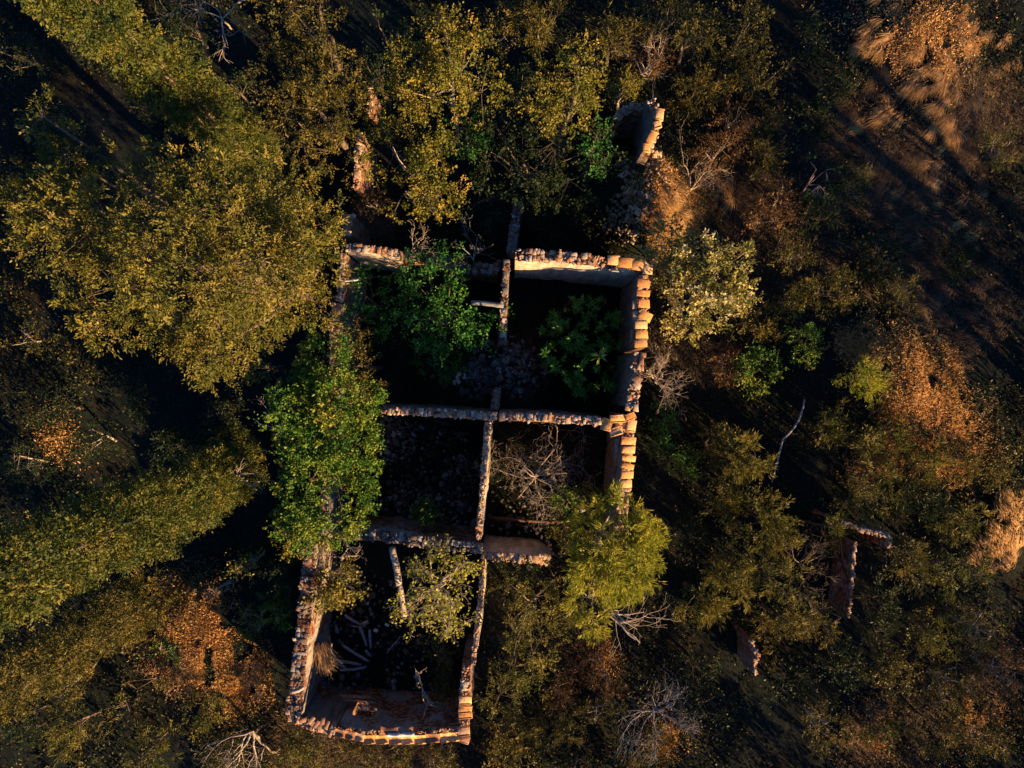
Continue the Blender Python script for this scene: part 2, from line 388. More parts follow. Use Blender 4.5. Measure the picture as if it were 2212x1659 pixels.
# ------------------------------------------------------------------ ground
ax = np.concatenate([-np.geomspace(400, 21, 14), np.arange(-20, 20.01, .2), np.geomspace(21, 400, 14)])
gx, gy = np.meshgrid(ax, ax, indexing='ij'); gv = np.stack([gx, gy, gz(gx, gy)], -1).reshape(-1, 3)
n_ = len(ax); ii, jj = np.meshgrid(np.arange(n_-1), np.arange(n_-1), indexing='ij'); b0 = (ii*n_+jj).ravel()
g = MB(); g.add(gv, np.stack([b0, b0+n_, b0+n_+1, b0+1], -1))
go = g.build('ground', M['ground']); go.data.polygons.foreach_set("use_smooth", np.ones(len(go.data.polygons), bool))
tag(go, kind='structure')

# ------------------------------------------------------------------ ruin walls
def resample(pts, step):
    pts = np.asarray(pts, float); s = np.concatenate([[0], np.cumsum(np.linalg.norm(np.diff(pts[:, :2], axis=0), axis=1))])
    n = max(2, int(s[-1]/step)+1); t = np.linspace(0, s[-1], n)
    return np.stack([np.interp(t, s, pts[:, i]) for i in range(pts.shape[1])], -1), s[-1]
def wall(line, thick, parent, name='wall', jag=.10, mats=('plaster', 'rawwall', 'brick'), coping=1.0, label=None, cop=(.22, .13, .09), brk=.16, loose=.25, cmat='brick', inside=0, opens=()):
    """line: (u, v, ztop) picture points on the wall's top centre line, built at that height"""
    thick = thick*.88; w = np.array([[*P(u, v, z)[:2], z] for u, v, z in line])
    c, length = resample(w, .11); n = len(c)
    t = unit(np.gradient(c[:, :2], axis=0)); nrm = np.stack([-t[:, 1], t[:, 0]], -1)
    q = np.repeat(rng.normal(0, jag, n//3+1), 3)[:n]
    q = q+np.where(np.repeat(rng.random(n//5+1), 5)[:n] < brk, -abs(rng.normal(0, jag*2.2, n)), 0)
    zt = c[:, 2]-.05+q
    gb = gz(c[:, 0], c[:, 1])-.25
    rows = [0, .12, .3, .5, .68, .82, .92, 1.0]
    zm, gm = zt.mean(), gb.mean(); cut = []
    for (s0, s1, z0, z1) in opens:
        f0, f1 = (z0-gm)/(zm-gm), (z1-gm)/(zm-gm)
        rows = sorted([r_ for r_ in rows if abs(r_-f0) > .04 and abs(r_-f1) > .04 or r_ in (0, 1.0)]+[f0, f1])
        cut.append((s0*length, s1*length, f0, f1))
    K = len(rows); sc_ = np.linspace(0, length, n)
    mb = MB(); sides = []
    for sgn in (-1, 1):
        V = []
        for rr in rows:
            z = gb+(zt-gb)*rr
            off = thick/2+.025*sn(np.stack([c[:, 0]*2, c[:, 1]*2, z*2], -1), 1.6)
            if rr == 1.0: off = off-.02-rng.random(n)*.03
            V.append(np.stack([c[:, 0]+nrm[:, 0]*off*sgn, c[:, 1]+nrm[:, 1]*off*sgn, z], -1))
        V = np.stack(V, 1); sides.append(V)
        i, j = np.meshgrid(np.arange(n-1), np.arange(K-1), indexing='ij'); b = (i*K+j).ravel()
        f = np.stack([b, b+K, b+K+1, b+1], -1)
        if sgn > 0: f = f[:, ::-1]
        keep = np.ones(len(f), bool); ic, jc = i.ravel(), j.ravel()
        for (s0, s1, f0, f1) in cut:
            keep &= ~((sc_[ic] >= s0) & (sc_[ic+1] <= s1) & (np.array(rows)[jc] >= f0-1e-6) & (np.array(rows)[jc+1] <= f1+1e-6))
        mb.add(V.reshape(-1, 3), f[keep], None, 0 if (inside == 0 or inside == sgn) else 1)
    for (s0, s1, f0, f1) in cut:      # reveals of the opening
        cols = [q_ for q_ in range(n-1) if sc_[q_] >= s0 and sc_[q_+1] <= s1]; r0_, r1_ = rows.index(f0), rows.index(f1)
        for q_ in cols:
            for r_ in (r0_, r1_): mb.add([sides[0][q_, r_], sides[0][q_+1, r_], sides[1][q_+1, r_], sides[1][q_, r_]], [[0, 1, 2, 3]], None, 1)
        for q_ in (cols[0], cols[-1]+1):
            for r_ in range(r0_, r1_): mb.add([sides[0][q_, r_], sides[1][q_, r_], sides[1][q_, r_+1], sides[0][q_, r_+1]], [[0, 1, 2, 3]], None, 1)
    A, B = sides[0][:, -1], sides[1][:, -1]; mid = (A+B)/2; mid[:, 2] += rng.normal(0, .02, n)
    for X, Y in ((A, mid), (mid, B)):
        v = np.stack([X, Y], 1).reshape(-1, 3); b = np.arange(n-1)*2
        mb.add(v, np.stack([b, b+2, b+3, b+1], -1), None, 1)
    for e in (0, n-1):
        for k in range(K-1): mb.add([sides[0][e, k], sides[1][e, k], sides[1][e, k+1], sides[0][e, k+1]], [[0, 1, 2, 3]], None, 1)
    o = mb.build(name, [M[mats[0]], M[mats[1]]], parent)
    if label: o['label'] = label
    if coping:
        cb = MB(); s = 0; bl, bw, bh = cop
        cc, L_ = resample(np.column_stack([c, zt]), .02); m = len(cc)
        while s < L_-.05:
            wl = bw*rng.uniform(.5, 1.7); k = min(m-1, int((s+wl/2)/L_*(m-1))); k2 = min(m-1, k+3); k1 = max(0, k-3)
            tt = unit(cc[k2, :2]-cc[k1, :2]); nn = np.array([-tt[1], tt[0]]); a = math.atan2(tt[1], tt[0]); ztp = cc[k, 3]
            if rng.random() < coping:
                rows_n = max(1, int(round(thick/bl)))
                if rng.random() < .25: rows_n = 1
                elif rng.random() < .3: rows_n += 1
                for rI in range(rows_n):
                    d_ = thick*.96/rows_n*rng.uniform(.65, 1.0); oo = ((rI+.5)/rows_n-.5)*thick*.96+rng.normal(0, .018)
                    if rng.random() < .10+.15*loose: continue
                    hh = bh*rng.uniform(.4, 1.1); lz = ztp+hh*rng.uniform(.0, .25)
                    if rng.random() < loose*.25: lz += hh*.6
                    pos = [cc[k, 0]+nn[0]*oo, cc[k, 1]+nn[1]*oo, lz]
                    block(cb, pos, (wl*.96, d_, hh), (rng.normal(0, .06+.10*loose), rng.normal(0, .06+.10*loose), a+rng.normal(0, .06+.25*loose)), .14)
            s += wl
        # mortar crumbs and chips on top
        for _ in range(int(length*70)):
            k = rng.integers(0, m); tt = unit(cc[min(k+2, m-1), :2]-cc[max(k-2, 0), :2]); nn = np.array([-tt[1], tt[0]])
            oo = rng.uniform(-.5, .5)*thick; sz = rng.uniform(.02, .06)*(1 if rng.random() < .9 else 1.8)
            block(cb, [cc[k, 0]+nn[0]*oo, cc[k, 1]+nn[1]*oo, cc[k, 3]+sz*.3], (sz, sz*rng.uniform(.6, 1.2), sz*.6), (rng.normal(0, .4), rng.normal(0, .4), rng.random()*6), .3)
        cb.build('coping', M[cmat], o)
    return o, c, zt

house = thing('ruined_house', 'roofless ruined brick and plaster house of four rooms with a long lower annex', 'ruined house', (0, 0, 0))
H = 3.1
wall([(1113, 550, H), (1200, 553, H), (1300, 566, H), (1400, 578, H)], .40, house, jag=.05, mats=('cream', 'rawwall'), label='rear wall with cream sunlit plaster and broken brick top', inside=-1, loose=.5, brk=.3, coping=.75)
wall([(1391, 596, H), (1389, 650, H), (1385, 720, H), (1384, 752, H)], .40, house, jag=.03, label='long outer wall carrying loose orange tiles', inside=-1, coping=.55, loose=.2, cop=(.16,.10,.06))
wall([(1383, 762, H), (1377, 800, H), (1366, 880, H-.02)], .40, house, jag=.04, inside=-1, coping=.95, loose=.5, cop=(.2,.13,.09))
wall([(1361, 900, H), (1356, 960, H), (1354, 1010, H), (1350, 1070, H-.05), (1345, 1120, H-.1), (1342, 1160, H-.3)], .36, house, jag=.04, inside=-1, coping=.95, cop=(.16, .10, .07), loose=.2)
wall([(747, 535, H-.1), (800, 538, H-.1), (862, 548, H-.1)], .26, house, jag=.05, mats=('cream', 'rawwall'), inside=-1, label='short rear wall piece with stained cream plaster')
wall([(868, 552, 1.6), (920, 556, 1.4), (990, 575, 1.2), (1050, 580, 1.4), (1078, 575, 2.4)], .42, house, jag=.12, mats=('rawwall', 'rawwall'), loose=.9, cmat='rubble', label='collapsed grey stretch of rear wall')
wall([(741, 548, H-.1), (738, 600, H-.2), (728, 650, H-.4)], .20, house, jag=.04, inside=1, mats=('plaster', 'rawwall'), cop=(.2, .1, .08))
wall([(728, 655, H-.4), (722, 700, H-.5), (722, 745, H-.7), (718, 800, 2.1), (712, 900, 2.2), (706, 1000, 2.0), (700, 1150, 2.2)], .34, house, jag=.04, inside=1, mats=('plaster', 'rawwall'), label='outer wall on the ivy side with pale flaking plaster')  # darker plaster puts shade on a side the sun reaches
wall([(820, 886, H-.3), (880, 889, H-.15), (960, 893, H-.1), (1068, 900, H)], .26, house, jag=.03, mats=('plaster', 'rawwall'), cop=(.30, .10, .08), brk=.05, loose=.15, inside=1)
wall([(1078, 900, H), (1180, 903, H), (1308, 912, H)], .28, house, jag=.02, mats=('plaster', 'rawwall'), cop=(.30, .11, .09), brk=.04, loose=.1, inside=1)
wall([(1094, 563, H-.3), (1090, 620, H-.5), (1087, 680, H-.6), (1084, 745, H-1.3)], .24, house, jag=.08, mats=('rawwall', 'rawwall'), loose=.7, cmat='rubble', brk=.25)
wall([(1074, 838, 1.8), (1070, 865, 2.4), (1068, 885, H-.2)], .26, house, jag=.10, mats=('rawwall', 'rawwall'), loose=.8, cmat='rubble')
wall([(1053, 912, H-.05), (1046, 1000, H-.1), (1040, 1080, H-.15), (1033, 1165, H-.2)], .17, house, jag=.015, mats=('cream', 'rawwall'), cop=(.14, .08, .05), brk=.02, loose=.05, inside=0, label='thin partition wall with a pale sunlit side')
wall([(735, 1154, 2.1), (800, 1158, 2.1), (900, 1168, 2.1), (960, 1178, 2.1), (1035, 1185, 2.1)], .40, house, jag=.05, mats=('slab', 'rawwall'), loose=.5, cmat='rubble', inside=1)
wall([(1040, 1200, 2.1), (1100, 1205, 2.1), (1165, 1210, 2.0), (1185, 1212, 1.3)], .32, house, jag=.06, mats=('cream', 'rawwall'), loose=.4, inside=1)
# annex
HA = 2.5
wall([(668, 1175, HA), (662, 1260, HA), (655, 1340, HA), (646, 1420, HA), (638, 1500, HA), (632, 1545, HA)], .50, house, jag=.05, mats=('annexplaster', 'rawwall'), loose=.4, inside=1, cop=(.17, .11, .06), cmat='dullbrick', opens=[(.60, .74, .8, 1.9)], label='annex wall of dark brick beside the dry clearing, with a window opening')
wall([(622, 1552, HA-.2), (670, 1566, HA-.2), (725, 1582, HA-.1)], .34, house, jag=.03, mats=('plaster', 'rawwall'), inside=1, loose=.5, cop=(.26, .12, .09))
wall([(728, 1582, HA), (800, 1590, HA), (880, 1592, HA), (950, 1588, HA), (1000, 1580, HA)], .34, house, jag=.03, mats=('slab', 'rawwall'), inside=1, loose=.3, coping=.6, opens=[(.04, .26, .82, 1.75)], label='annex front wall with a small window and a large patch of grey plaster')
sb_ = MB()
for a_, b_, z_, w_, h_ in (((733, 1504), (800, 1510), .62, .14, .10), ((731, 1513), (796, 1518), .84, .10, .07)):
    A_, B_ = P(*a_, z_), P(*b_, z_); d_ = B_-A_; block(sb_, (A_+B_)/2, (np.linalg.norm(d_), w_, h_), (0, 0, math.atan2(d_[1], d_[0])), .02, rng.uniform(.3, .8))
sb_.build('window_sill', M['dulltile'], house)
wall([(1042, 1225, HA-.9), (1038, 1300, HA-.6), (1030, 1370, HA-.1), (1020, 1440, HA)], .17, house, jag=.05, mats=('cream', 'cream'), coping=.5, cop=(.16, .1, .06), label='pale broken annex wall beside the brown bush')
wall([(1008, 1440, HA), (1004, 1500, HA), (1001, 1575, HA)], .34, house, jag=.03, mats=('plaster', 'slab'), coping=.35, inside=-1)

def freewall(name, label, line, thick, **k):
    z0 = P(*line[0][:2], line[0][2])
    o = thing(name, label, 'wall', (z0[0], z0[1], 0)); wall(line, thick, o, **k); return o
freewall('broken_wall', 'dim stone wall stub running up from the middle of the ruin into dark scrub', [(1119, 440, 2.0), (1112, 480, 2.2), (1104, 545, 2.6)], .30, jag=.06, mats=('rawwall', 'rawwall'), cmat='rubble', loose=.5)
freewall('broken_wall', 'sunlit orange and white wall fragment between two olive trees', [(779, 290, 2.0), (773, 340, 2.1), (768, 405, 2.0)], .22, jag=.06, cop=(.2,.12,.08), mats=('rawwall', 'rawwall'), inside=1, loose=.6, brk=.3)
freewall('broken_wall', 'small topmost orange wall fragment poking out of the olive tree', [(800, 190, 2.2), (796, 240, 2.2)], .18, jag=.06, cop=(.2,.12,.08), mats=('rawwall', 'rawwall'), loose=.6)
freewall('broken_wall', 'red brick wall stub standing off the upper left corner of the ruin', [(751, 462, 2.4), (747, 508, 2.8)], .36, jag=.10, mats=('rawwall', 'rawwall'), loose=.3)
wf = freewall('broken_wall', 'dark plastered wall with loose tiles at the top of the rubble slope', [(1408, 212, 3.0), (1420, 250, 3.1), (1415, 285, 3.2), (1400, 325, 3.1)], .30, jag=.05, mats=('plaster', 'rawwall'), inside=-1, loose=.5, cop=(.3, .16, .08))
wall([(1405, 215, 2.9), (1350, 235, 2.2), (1330, 262, 1.8)], .30, wf, jag=.12, mats=('rawwall', 'rawwall'), loose=.6)
freewall('broken_wall', 'thin red brick wall running down through the green scrub at the right', [(1846, 1172, 1.7), (1848, 1230, 1.5), (1840, 1290, 1.4), (1834, 1330, 1.3)], .10, jag=.04, mats=('rawwall', 'rawwall'), cop=(.14, .12, .07), loose=.4)
freewall('broken_wall', 'pale capped brick wall end sticking out of the scrub at the right', [(1818, 1128, 2.0), (1870, 1148, 2.0), (1925, 1158, 2.0), (1920, 1185, 1.9)], .15, jag=.02, cmat='tan', mats=('rawwall', 'rawwall'), cop=(.18, .15, .08), loose=.4)
freewall('broken_wall', 'leaning brown wall with a pale stepped edge above the black hollow', [(1624, 1385, 1.7), (1636, 1420, 1.6), (1630, 1455, 1.4)], .14, jag=.06, mats=('rawwall', 'rawwall'), cop=(.2, .14, .09), loose=.8)

# --------------------------------------------- loose roof tiles on the wall tops, every one a thing
def flat_tile(name, label, u, v, z, su, sv, rot=0, tilt=(0, 0), mat='tile', group=None, th=.07, lip=True):
    q = P(u, v, z); mb = MB(); k = px(z)
    block(mb, q, (su*k, sv*k, th), (tilt[0], tilt[1], rot), .09, rng.random(), 0, .18)
    if lip:
        a = rotm(tilt[0], tilt[1], rot)
        for s in (-1, 1):
            c = q+a@np.array([0, s*sv*k*.44, th*.55]); block(mb, c, (su*k*.96, sv*k*.08, th*.35), (tilt[0], tilt[1], rot), .05, rng.random())
    o = mb.build(name, M[mat], None, tuple(q)); return tag(o, label, 'roof tile', group)
ordn = ['first', 'second', 'third', 'fourth', 'fifth', 'sixth', 'seventh', 'eighth', 'ninth', 'tenth', 'eleventh', 'twelfth', 'thirteenth', 'fourteenth']
GR = 'loose terracotta tiles on the long right hand wall'
ez = H+.15
for i, (u, v, su, sv, ro) in enumerate([(1390, 613, 25, 20, -.2), (1389, 634, 26, 16, -.1), (1391, 656, 24, 20, 0), (1394, 683, 25, 22, -.45), (1385, 702, 25, 19, 0), (1386, 722, 24, 20, 0), (1384, 742, 25, 19, .05)]):
    flat_tile('roof_tile', f'bright orange tile on the upper right hand wall, {ordn[i]} down from the top right corner', u, v, ez+.02, su+3, sv*.88, ro, (.14+rng.normal(0, .05), .10+rng.normal(0, .04)), group=GR, lip=False, th=.06)
for i, (u, v, su, sv) in enumerate([(1371, 659, 12, 17), (1372, 682, 13, 18), (1368, 725, 12, 26)]):
    flat_tile('roof_tile', f'narrow {ordn[i]} half tile beside the bright orange tiles, on the room side', u, v, ez-.04, su, sv, rng.normal(0, .05), (0, .08), 'dulltile', GR, lip=False)
for i, (u, v, su, sv, ro) in enumerate([(1357, 953, 29, 18, -.12), (1358, 972, 28, 15, 0), (1358, 990, 30, 13, -.1), (1356, 1007, 26, 12, -.25), (1355, 1026, 27, 16, 0), (1352, 1045, 26, 17, .05)]):
    flat_tile('roof_tile', f'golden tile on the lower right hand wall, {ordn[i]} below the tile heap at the junction', u, v, ez, su, sv, ro, (.12+rng.normal(0, .10), .08), group=GR, lip=False, th=.06)
jt = [(1311, 918, 22, 26, -.3, 'tilted tile hanging out over the room at the left end of the tile heap'), (1330, 932, 28, 18, .3, 'lowest slanting tile of the heap at the wall junction'),
      (1334, 905, 36, 17, .05, 'long upper tile of the heap at the wall junction'), (1343, 918, 27, 22, -.05, 'pale square tile lying in the middle of the tile heap'),
      (1364, 920, 20, 26, -.15, 'pale tile at the right end of the heap at the wall junction'), (1362, 899, 22, 16, .4, 'raised tile at the top of the heap at the wall junction')]
for i, (u, v, su, sv, ro, lb) in enumerate(jt):
    flat_tile('roof_tile', lb, u, v, ez+.02+.05*(i % 3), su, sv, ro, (rng.normal(0, .12), rng.normal(0, .12)), group='tile heap where the cross wall meets the right hand wall')
nt_ = [(1325, 563, 26, 20, -.03, 'square golden tile on the rear wall, left of the long tiles'), (1352, 568, 34, 20, -.06, 'left one of the long golden tiles on the rear wall'),
       (1380, 574, 30, 20, -.08, 'right one of the long golden tiles on the rear wall, near the corner'), (1400, 582, 20, 20, -.1, 'golden tile set on the top right corner of the ruin')]
for (u, v, su, sv, ro, lb) in nt_: flat_tile('roof_tile', lb, u, v, ez, su, sv, ro, (.10, 0), group='golden tiles on the rear wall', lip=False)
for (u, v, su, sv, ro, lb) in [(1425, 248, 18, 26, -.15, 'orange tile lying on the outer side of the small upper ruin'), (1420, 270, 16, 15, .3, 'tilted tile below the orange one on the small upper ruin'),
                               (1407, 298, 16, 30, -.45, 'long yellow tile leaning at the broken end of the small upper ruin'), (1396, 320, 16, 18, -.1, 'last tile at the broken end of the small upper ruin')]:
    flat_tile('roof_tile', lb, u, v, 3.3, su, sv, ro, (0, .1), group='tiles on the small upper ruin')
# curved tiles along the annex front
def curved_tile(label, a, b, wid, z, mat='dulltile', up=-1, group=None, rise=.06):
    A = P(*a, z); B = P(*b, z); ax_ = unit(B-A); s_ = np.array([-ax_[1], ax_[0], 0]); L = np.linalg.norm(B-A); w = wid*px(z); K = 8
    mb = MB(); th = .022; rv = rng.random()
    for lay, dz in ((0, 0), (1, th)):
        pass
    def pt(i, j, dz):
        t = j/K*2-1; wd = w*(1-.10*i/3); h = up*rise*(1-t*t)+.02*(i/3)
        return A+ax_*L*i/3+s_*t*wd/2+np.array([0, 0, h+dz-up*0])
    V = np.array([[[pt(i, j, dz) for j in range(K+1)] for i in range(4)] for dz in (0, th)])
    idx = lambda l_, i, j: l_*4*(K+1)+i*(K+1)+j
    f = []
    for i in range(3):
        for j in range(K):
            f.append([idx(1, i, j), idx(1, i+1, j), idx(1, i+1, j+1), idx(1, i, j+1)]); f.append([idx(0, i, j+1), idx(0, i+1, j+1), idx(0, i+1, j), idx(0, i, j)])
        f.append([idx(0, i, 0), idx(0, i+1, 0), idx(1, i+1, 0), idx(1, i, 0)]); f.append([idx(1, i, K), idx(1, i+1, K), idx(0, i+1, K), idx(0, i, K)])
    for j in range(K):
        for i in (0, 3): f.append([idx(0, i, j), idx(0, i, j+1), idx(1, i, j+1), idx(1, i, j)])
    mb.add(V.reshape(-1, 3), f, rv)
    q = (A+B)/2; return tag(mb.build('roof_tile', M[mat], None, tuple(q)), label, 'roof tile', group)
GA = 'curved tiles capping the annex front wall'
za = HA+.12
ct = [(797, 1597, 27), (825, 1597, 27), (853, 1598, 27), (880, 1597, 27), (907, 1597, 25), (934, 1594, 30), (960, 1593, 18), (980, 1591, 24)]
for i, (u, v, w_) in enumerate(ct):
    curved_tile(f'orange curved tile, {ordn[i]} from the left in the sunlit row capping the annex front wall', (u-w_*.5, v+1), (u+w_*.52, v-1), 21, za+.02*(i % 2), 'tile' if i % 3 != 2 else 'dulltile', -1, GA, .05)
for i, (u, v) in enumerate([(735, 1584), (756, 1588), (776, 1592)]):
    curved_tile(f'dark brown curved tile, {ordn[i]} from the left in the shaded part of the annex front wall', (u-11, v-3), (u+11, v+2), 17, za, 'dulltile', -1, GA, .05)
curved_tile('broad rust brown tile lying on the room side of the annex front wall', (823, 1577), (860, 1578), 20, za+.02, 'dulltile', 1, GA, .04)
curved_tile('second rust brown tile next to it, nearer the annex corner', (861, 1578), (893, 1577), 20, za+.02, 'dulltile', 1, GA, .04)
curved_tile('pale upturned tile in the middle of the annex front row, left of its twin', (838, 1587), (866, 1587), 9, za+.07, 'white', 1, GA, .04)
curved_tile('pale upturned tile in the middle of the annex front row, right of its twin', (868, 1586), (896, 1585), 9, za+.07, 'white', 1, GA, .04)
for i, (u, v, su, sv, ro, lb) in enumerate([(1005, 1513, 28, 18, 0, 'topmost orange tile of the annex corner column'), (1004, 1533, 30, 16, -.1, 'second orange tile down in the annex corner column'),
        (1005, 1545, 29, 14, .05, 'third orange tile down in the annex corner column'), (1002, 1580, 26, 20, .08, 'pale flat slab tile near the annex corner'), (1003, 1598, 22, 14, -.3, 'small broken tile right at the annex corner')]):
    flat_tile('roof_tile', lb, u, v, za, su, sv, ro, (rng.normal(0, .06), .06), 'tile' if i < 3 else 'dulltile', 'tiles on the annex corner')
# tilted bricks on the left part of the annex front
for i, (u, v, ro) in enumerate([(655, 1556, .2), (673, 1556, .9), (684, 1564, .9), (697, 1559, 1.5), (706, 1566, 1.2), (719, 1570, 1.1)]):
    q = P(u, v, HA+.02); mb = MB(); block(mb, q, (.24, .12, .08), (rng.normal(0, .1), rng.normal(0, .1), ro), .08, rng.uniform(0, .3))
    tag(mb.build('loose_brick', M['brick'], None, tuple(q)), f'red brick lying askew on the annex front wall, {ordn[i]} from its left end', 'brick', 'askew bricks on the annex front wall')
# loose timber stick on the annex left wall
def beam(label, a, b, wid, mat='timber', name='fallen_beam', group=None, th=.07, cat='beam', jit=.02):
    A, B = np.array(a, float), np.array(b, float); c = (A+B)/2; d = B-A; L = np.linalg.norm(d)
    ry = -math.asin(d[2]/L); rz = math.atan2(d[1], d[0]); mb = MB()
    # slightly bowed, split-ended timber
    n = 7; t = np.linspace(-.5, .5, n); bow = rng.normal(0, jit); Rm = rotm(0, ry, rz); rings = []
    for k, tt in enumerate(t):
        e = 1-.25*(abs(tt) > .49)*rng.random()
        for sy, sz in ((-1, -1), (1, -1), (1, 1), (-1, 1)):
            rings.append(Rm@np.array([tt*L+rng.normal(0, .01)*(abs(tt) > .49), sy*wid/2*e*(1+rng.normal(0, .05))+bow*math.cos(tt*3.1), sz*th/2*e]))
    v = np.array(rings); f = [[3, 2, 1, 0], [(n-1)*4, (n-1)*4+1, (n-1)*4+2, (n-1)*4+3]]
    for k in range(n-1):
        for j in range(4): f.append([k*4+j, k*4+(j+1) % 4, k*4+4+(j+1) % 4, k*4+4+j])
    mb.add(v+c, f); return tag(mb.build(name, M[mat], None, tuple(c)), label, cat, group)
Z = lambda u, v, z: P(u, v, z)
beam('short orange stick lying across the annex left wall top near its corner', Z(628, 1494, 2.68), Z(656, 1484, 2.68), .10, 'palebark', th=.08)
beam('grey plank jutting from the upper partition into the green bush', Z(1018, 654, 2.5), Z(1087, 661, 2.55), .13, 'timber', th=.06)
beam('pale crooked strip resting on the left wall beside the green bush', Z(741, 607, 2.9), Z(775, 604, 2.7), .05, 'white', th=.03, name='plaster_strip', cat='plaster strip')
beam('long pale whitewashed beam leaning down from the wall into the annex', Z(847, 1184, 2.7), Z(862, 1262, 2.3), .17, 'palebark', th=.14)
beam('lower split length of the whitewashed beam in the annex', Z(863, 1262, 2.25), Z(874, 1330, 1.8), .13, 'palebark', th=.12)
fan = [((745, 1328), (782, 1350), 'uppermost plank of the fallen plank fan, pointing up left'), ((777, 1355), (792, 1395), 'left one of two near vertical planks in the fallen fan'),
       ((798, 1360), (801, 1400), 'right one of two near vertical planks in the fallen fan'), ((738, 1392), (796, 1428), 'long diagonal plank through the middle of the fallen fan'),
       ((790, 1405), (802, 1418), 'shortest plank at the hub of the fallen fan'), ((692, 1395), (712, 1418), 'short far left plank of the fallen fan'),
       ((712, 1422), (780, 1436), 'level plank of the fallen fan above the bottom one'), ((714, 1428), (747, 1443), 'half hidden slanting plank under the level plank'),
       ((735, 1447), (792, 1440), 'bottom bluish plank of the fallen fan'), ((760, 1352), (790, 1353), 'thin crosswise lath above the fallen fan'),
       ((835, 1412), (866, 1375), 'thin dark lath right of the fallen fan'), ((755, 1218), (784, 1242), 'shaded brown plank under the annex shrub'), ((748, 1262), (782, 1290), 'lower shaded plank under the annex shrub')]
for i, (a, b, lb) in enumerate(fan):
    z1, z2 = .55+.05*(i % 3), .35+.06*(i % 4); beam(lb, Z(*a, z1), Z(*b, z2), .075 if i not in (9, 10) else .035, 'timber', name='fallen_plank', cat='plank', group='planks fallen on the annex floor', th=.05)
for i, (u, v, w_, h_, ro, lb) in enumerate([(790, 1345, 20, 10, .5, 'pale slab of plaster at the top of the fallen planks'), (812, 1362, 9, 6, -.6, 'white fragment right of the fallen planks'), (836, 1350, 9, 5, -.5, 'pale fragment near the annex shrub leaves')]):
    q = P(u, v, .55); mb = MB(); block(mb, q, (w_*px(.5), h_*px(.5), .07), (.1, .1, ro), .2, .5); tag(mb.build('plaster_fragment', M['white' if i else 'slab'], None, tuple(q)), lb, 'plaster fragment')
# brown pipes/beam against the right room wall
beam('dark brown timber post leaning inside the lower right room', Z(1331, 1010, 2.4), Z(1323, 1120, 1.2), .16, 'brown_timber', name='leaning_timber')
beam('grey timber upright against the lower right room wall', Z(1334, 950, 2.7), Z(1332, 1012, 2.0), .11, 'greybark', name='leaning_timber')
beam('short reddish beam lying across the bottom of the bare tree room', Z(1055, 1118, .4), Z(1210, 1128, .4), .10, 'darkwood', name='leaning_timber')
# rubble heaps
def rubble(label, spots, n, smin, smax, mat='rubble', name='rubble'):
    mb = MB()
    for (u, v, r, z) in spots:
        c = P(u, v, z); rr = r*px(z)
        for _ in range(n):
            a = rng.random()*6.28; d = rr*math.sqrt(rng.random()); x, y = c[0]+d*math.cos(a), c[1]+d*math.sin(a); s = rng.uniform(smin, smax)*(1 if rng.random() < .8 else 1.7)
            zz = max(float(gz(x, y)), 0)+s*.2+z*math.exp(-(d/rr)**2*2.0)*.7
            block(mb, (x, y, zz), (s*rng.uniform(.8, 1.6), s, s*rng.uniform(.4, .8)), (rng.normal(0, .5), rng.normal(0, .5), rng.random()*6), .25)
    return tag(mb.build(name, M[mat]), label, 'rubble', kind='stuff')
rubble('grey stone rubble spilled across the collapsed partition between the upper rooms', [(1085, 790, 70, .6), (1120, 800, 60, .5), (1030, 820, 45, .3)], 230, .03, .11)
rubble('broken stones and slabs on the slope below the small upper ruin', [(1375, 400, 60, .3), (1350, 470, 50, .2), (1400, 350, 30, .5), (1340, 500, 40, .2)], 150, .025, .10, 'tan')
M['debris'] = stone_mat('dark_debris', [(0, (.05, .03, .02)), (.7, (.08, .075, .07)), (1, (.26, .25, .24))])
rubble('dark debris over the floors of the lower rooms', [(940, 1010, 110, .1), (980, 1090, 70, .1), (1150, 1120, 110, .1), (850, 950, 50, .3), (880, 1100, 60, .1)], 260, .03, .10, 'debris')
rubble('scattered stones on the annex floor', [(800, 1330, 90, .1), (740, 1300, 70, .1), (900, 1450, 80, .1), (740, 1480, 60, .1)], 120, .03, .10, 'debris')
for i, (u, v, su, sv, ro, lb) in enumerate([(990, 811, 9, 15, -.5, 'topmost white stone of the small white group in the upper left room'), (1003, 812, 7, 14, .1, 'right hand upright white stone of the small white group'),
        (990, 824, 12, 9, -.7, 'lowest broad white stone of the small white group'), (982, 826, 5, 11, .1, 'thin white stone at the left of the small white group')]):
    q = P(u, v, .4); mb = MB(); block(mb, q, (su*px(.4), sv*px(.4), .08), (rng.normal(0, .2), rng.normal(0, .2), ro), .15, .6); tag(mb.build('white_stone', M['white'], None, tuple(q)), lb, 'stone', 'white stones in the upper left room')
for (a, b, w_, lb) in [((1318, 468), (1345, 505), .18, 'pale twisted slab in the grey rubble below the small upper ruin'), ((1355, 505), (1378, 472), .06, 'thin board leaning over the grey rubble'), ((1362, 512), (1380, 488), .16, 'short pale block beside the leaning board')]:
    beam(lb, Z(*a, .9), Z(*b, 1.2), w_, 'white' if w_ > .1 else 'timber', name='broken_slab', cat='slab', th=.08, jit=.06)
beam('pale bent dead trunk leaning through the scrub at the right', Z(1738, 862, .8), Z(1690, 950, 1.0), .05, 'greybark', name='dead_log', cat='dead trunk', th=.05, jit=.12)
beam('lower end of the pale dead trunk, curving down into the scrub', Z(1691, 948, 1.0), Z(1667, 1042, .6), .045, 'greybark', name='dead_log', cat='dead trunk', th=.045, jit=.1)

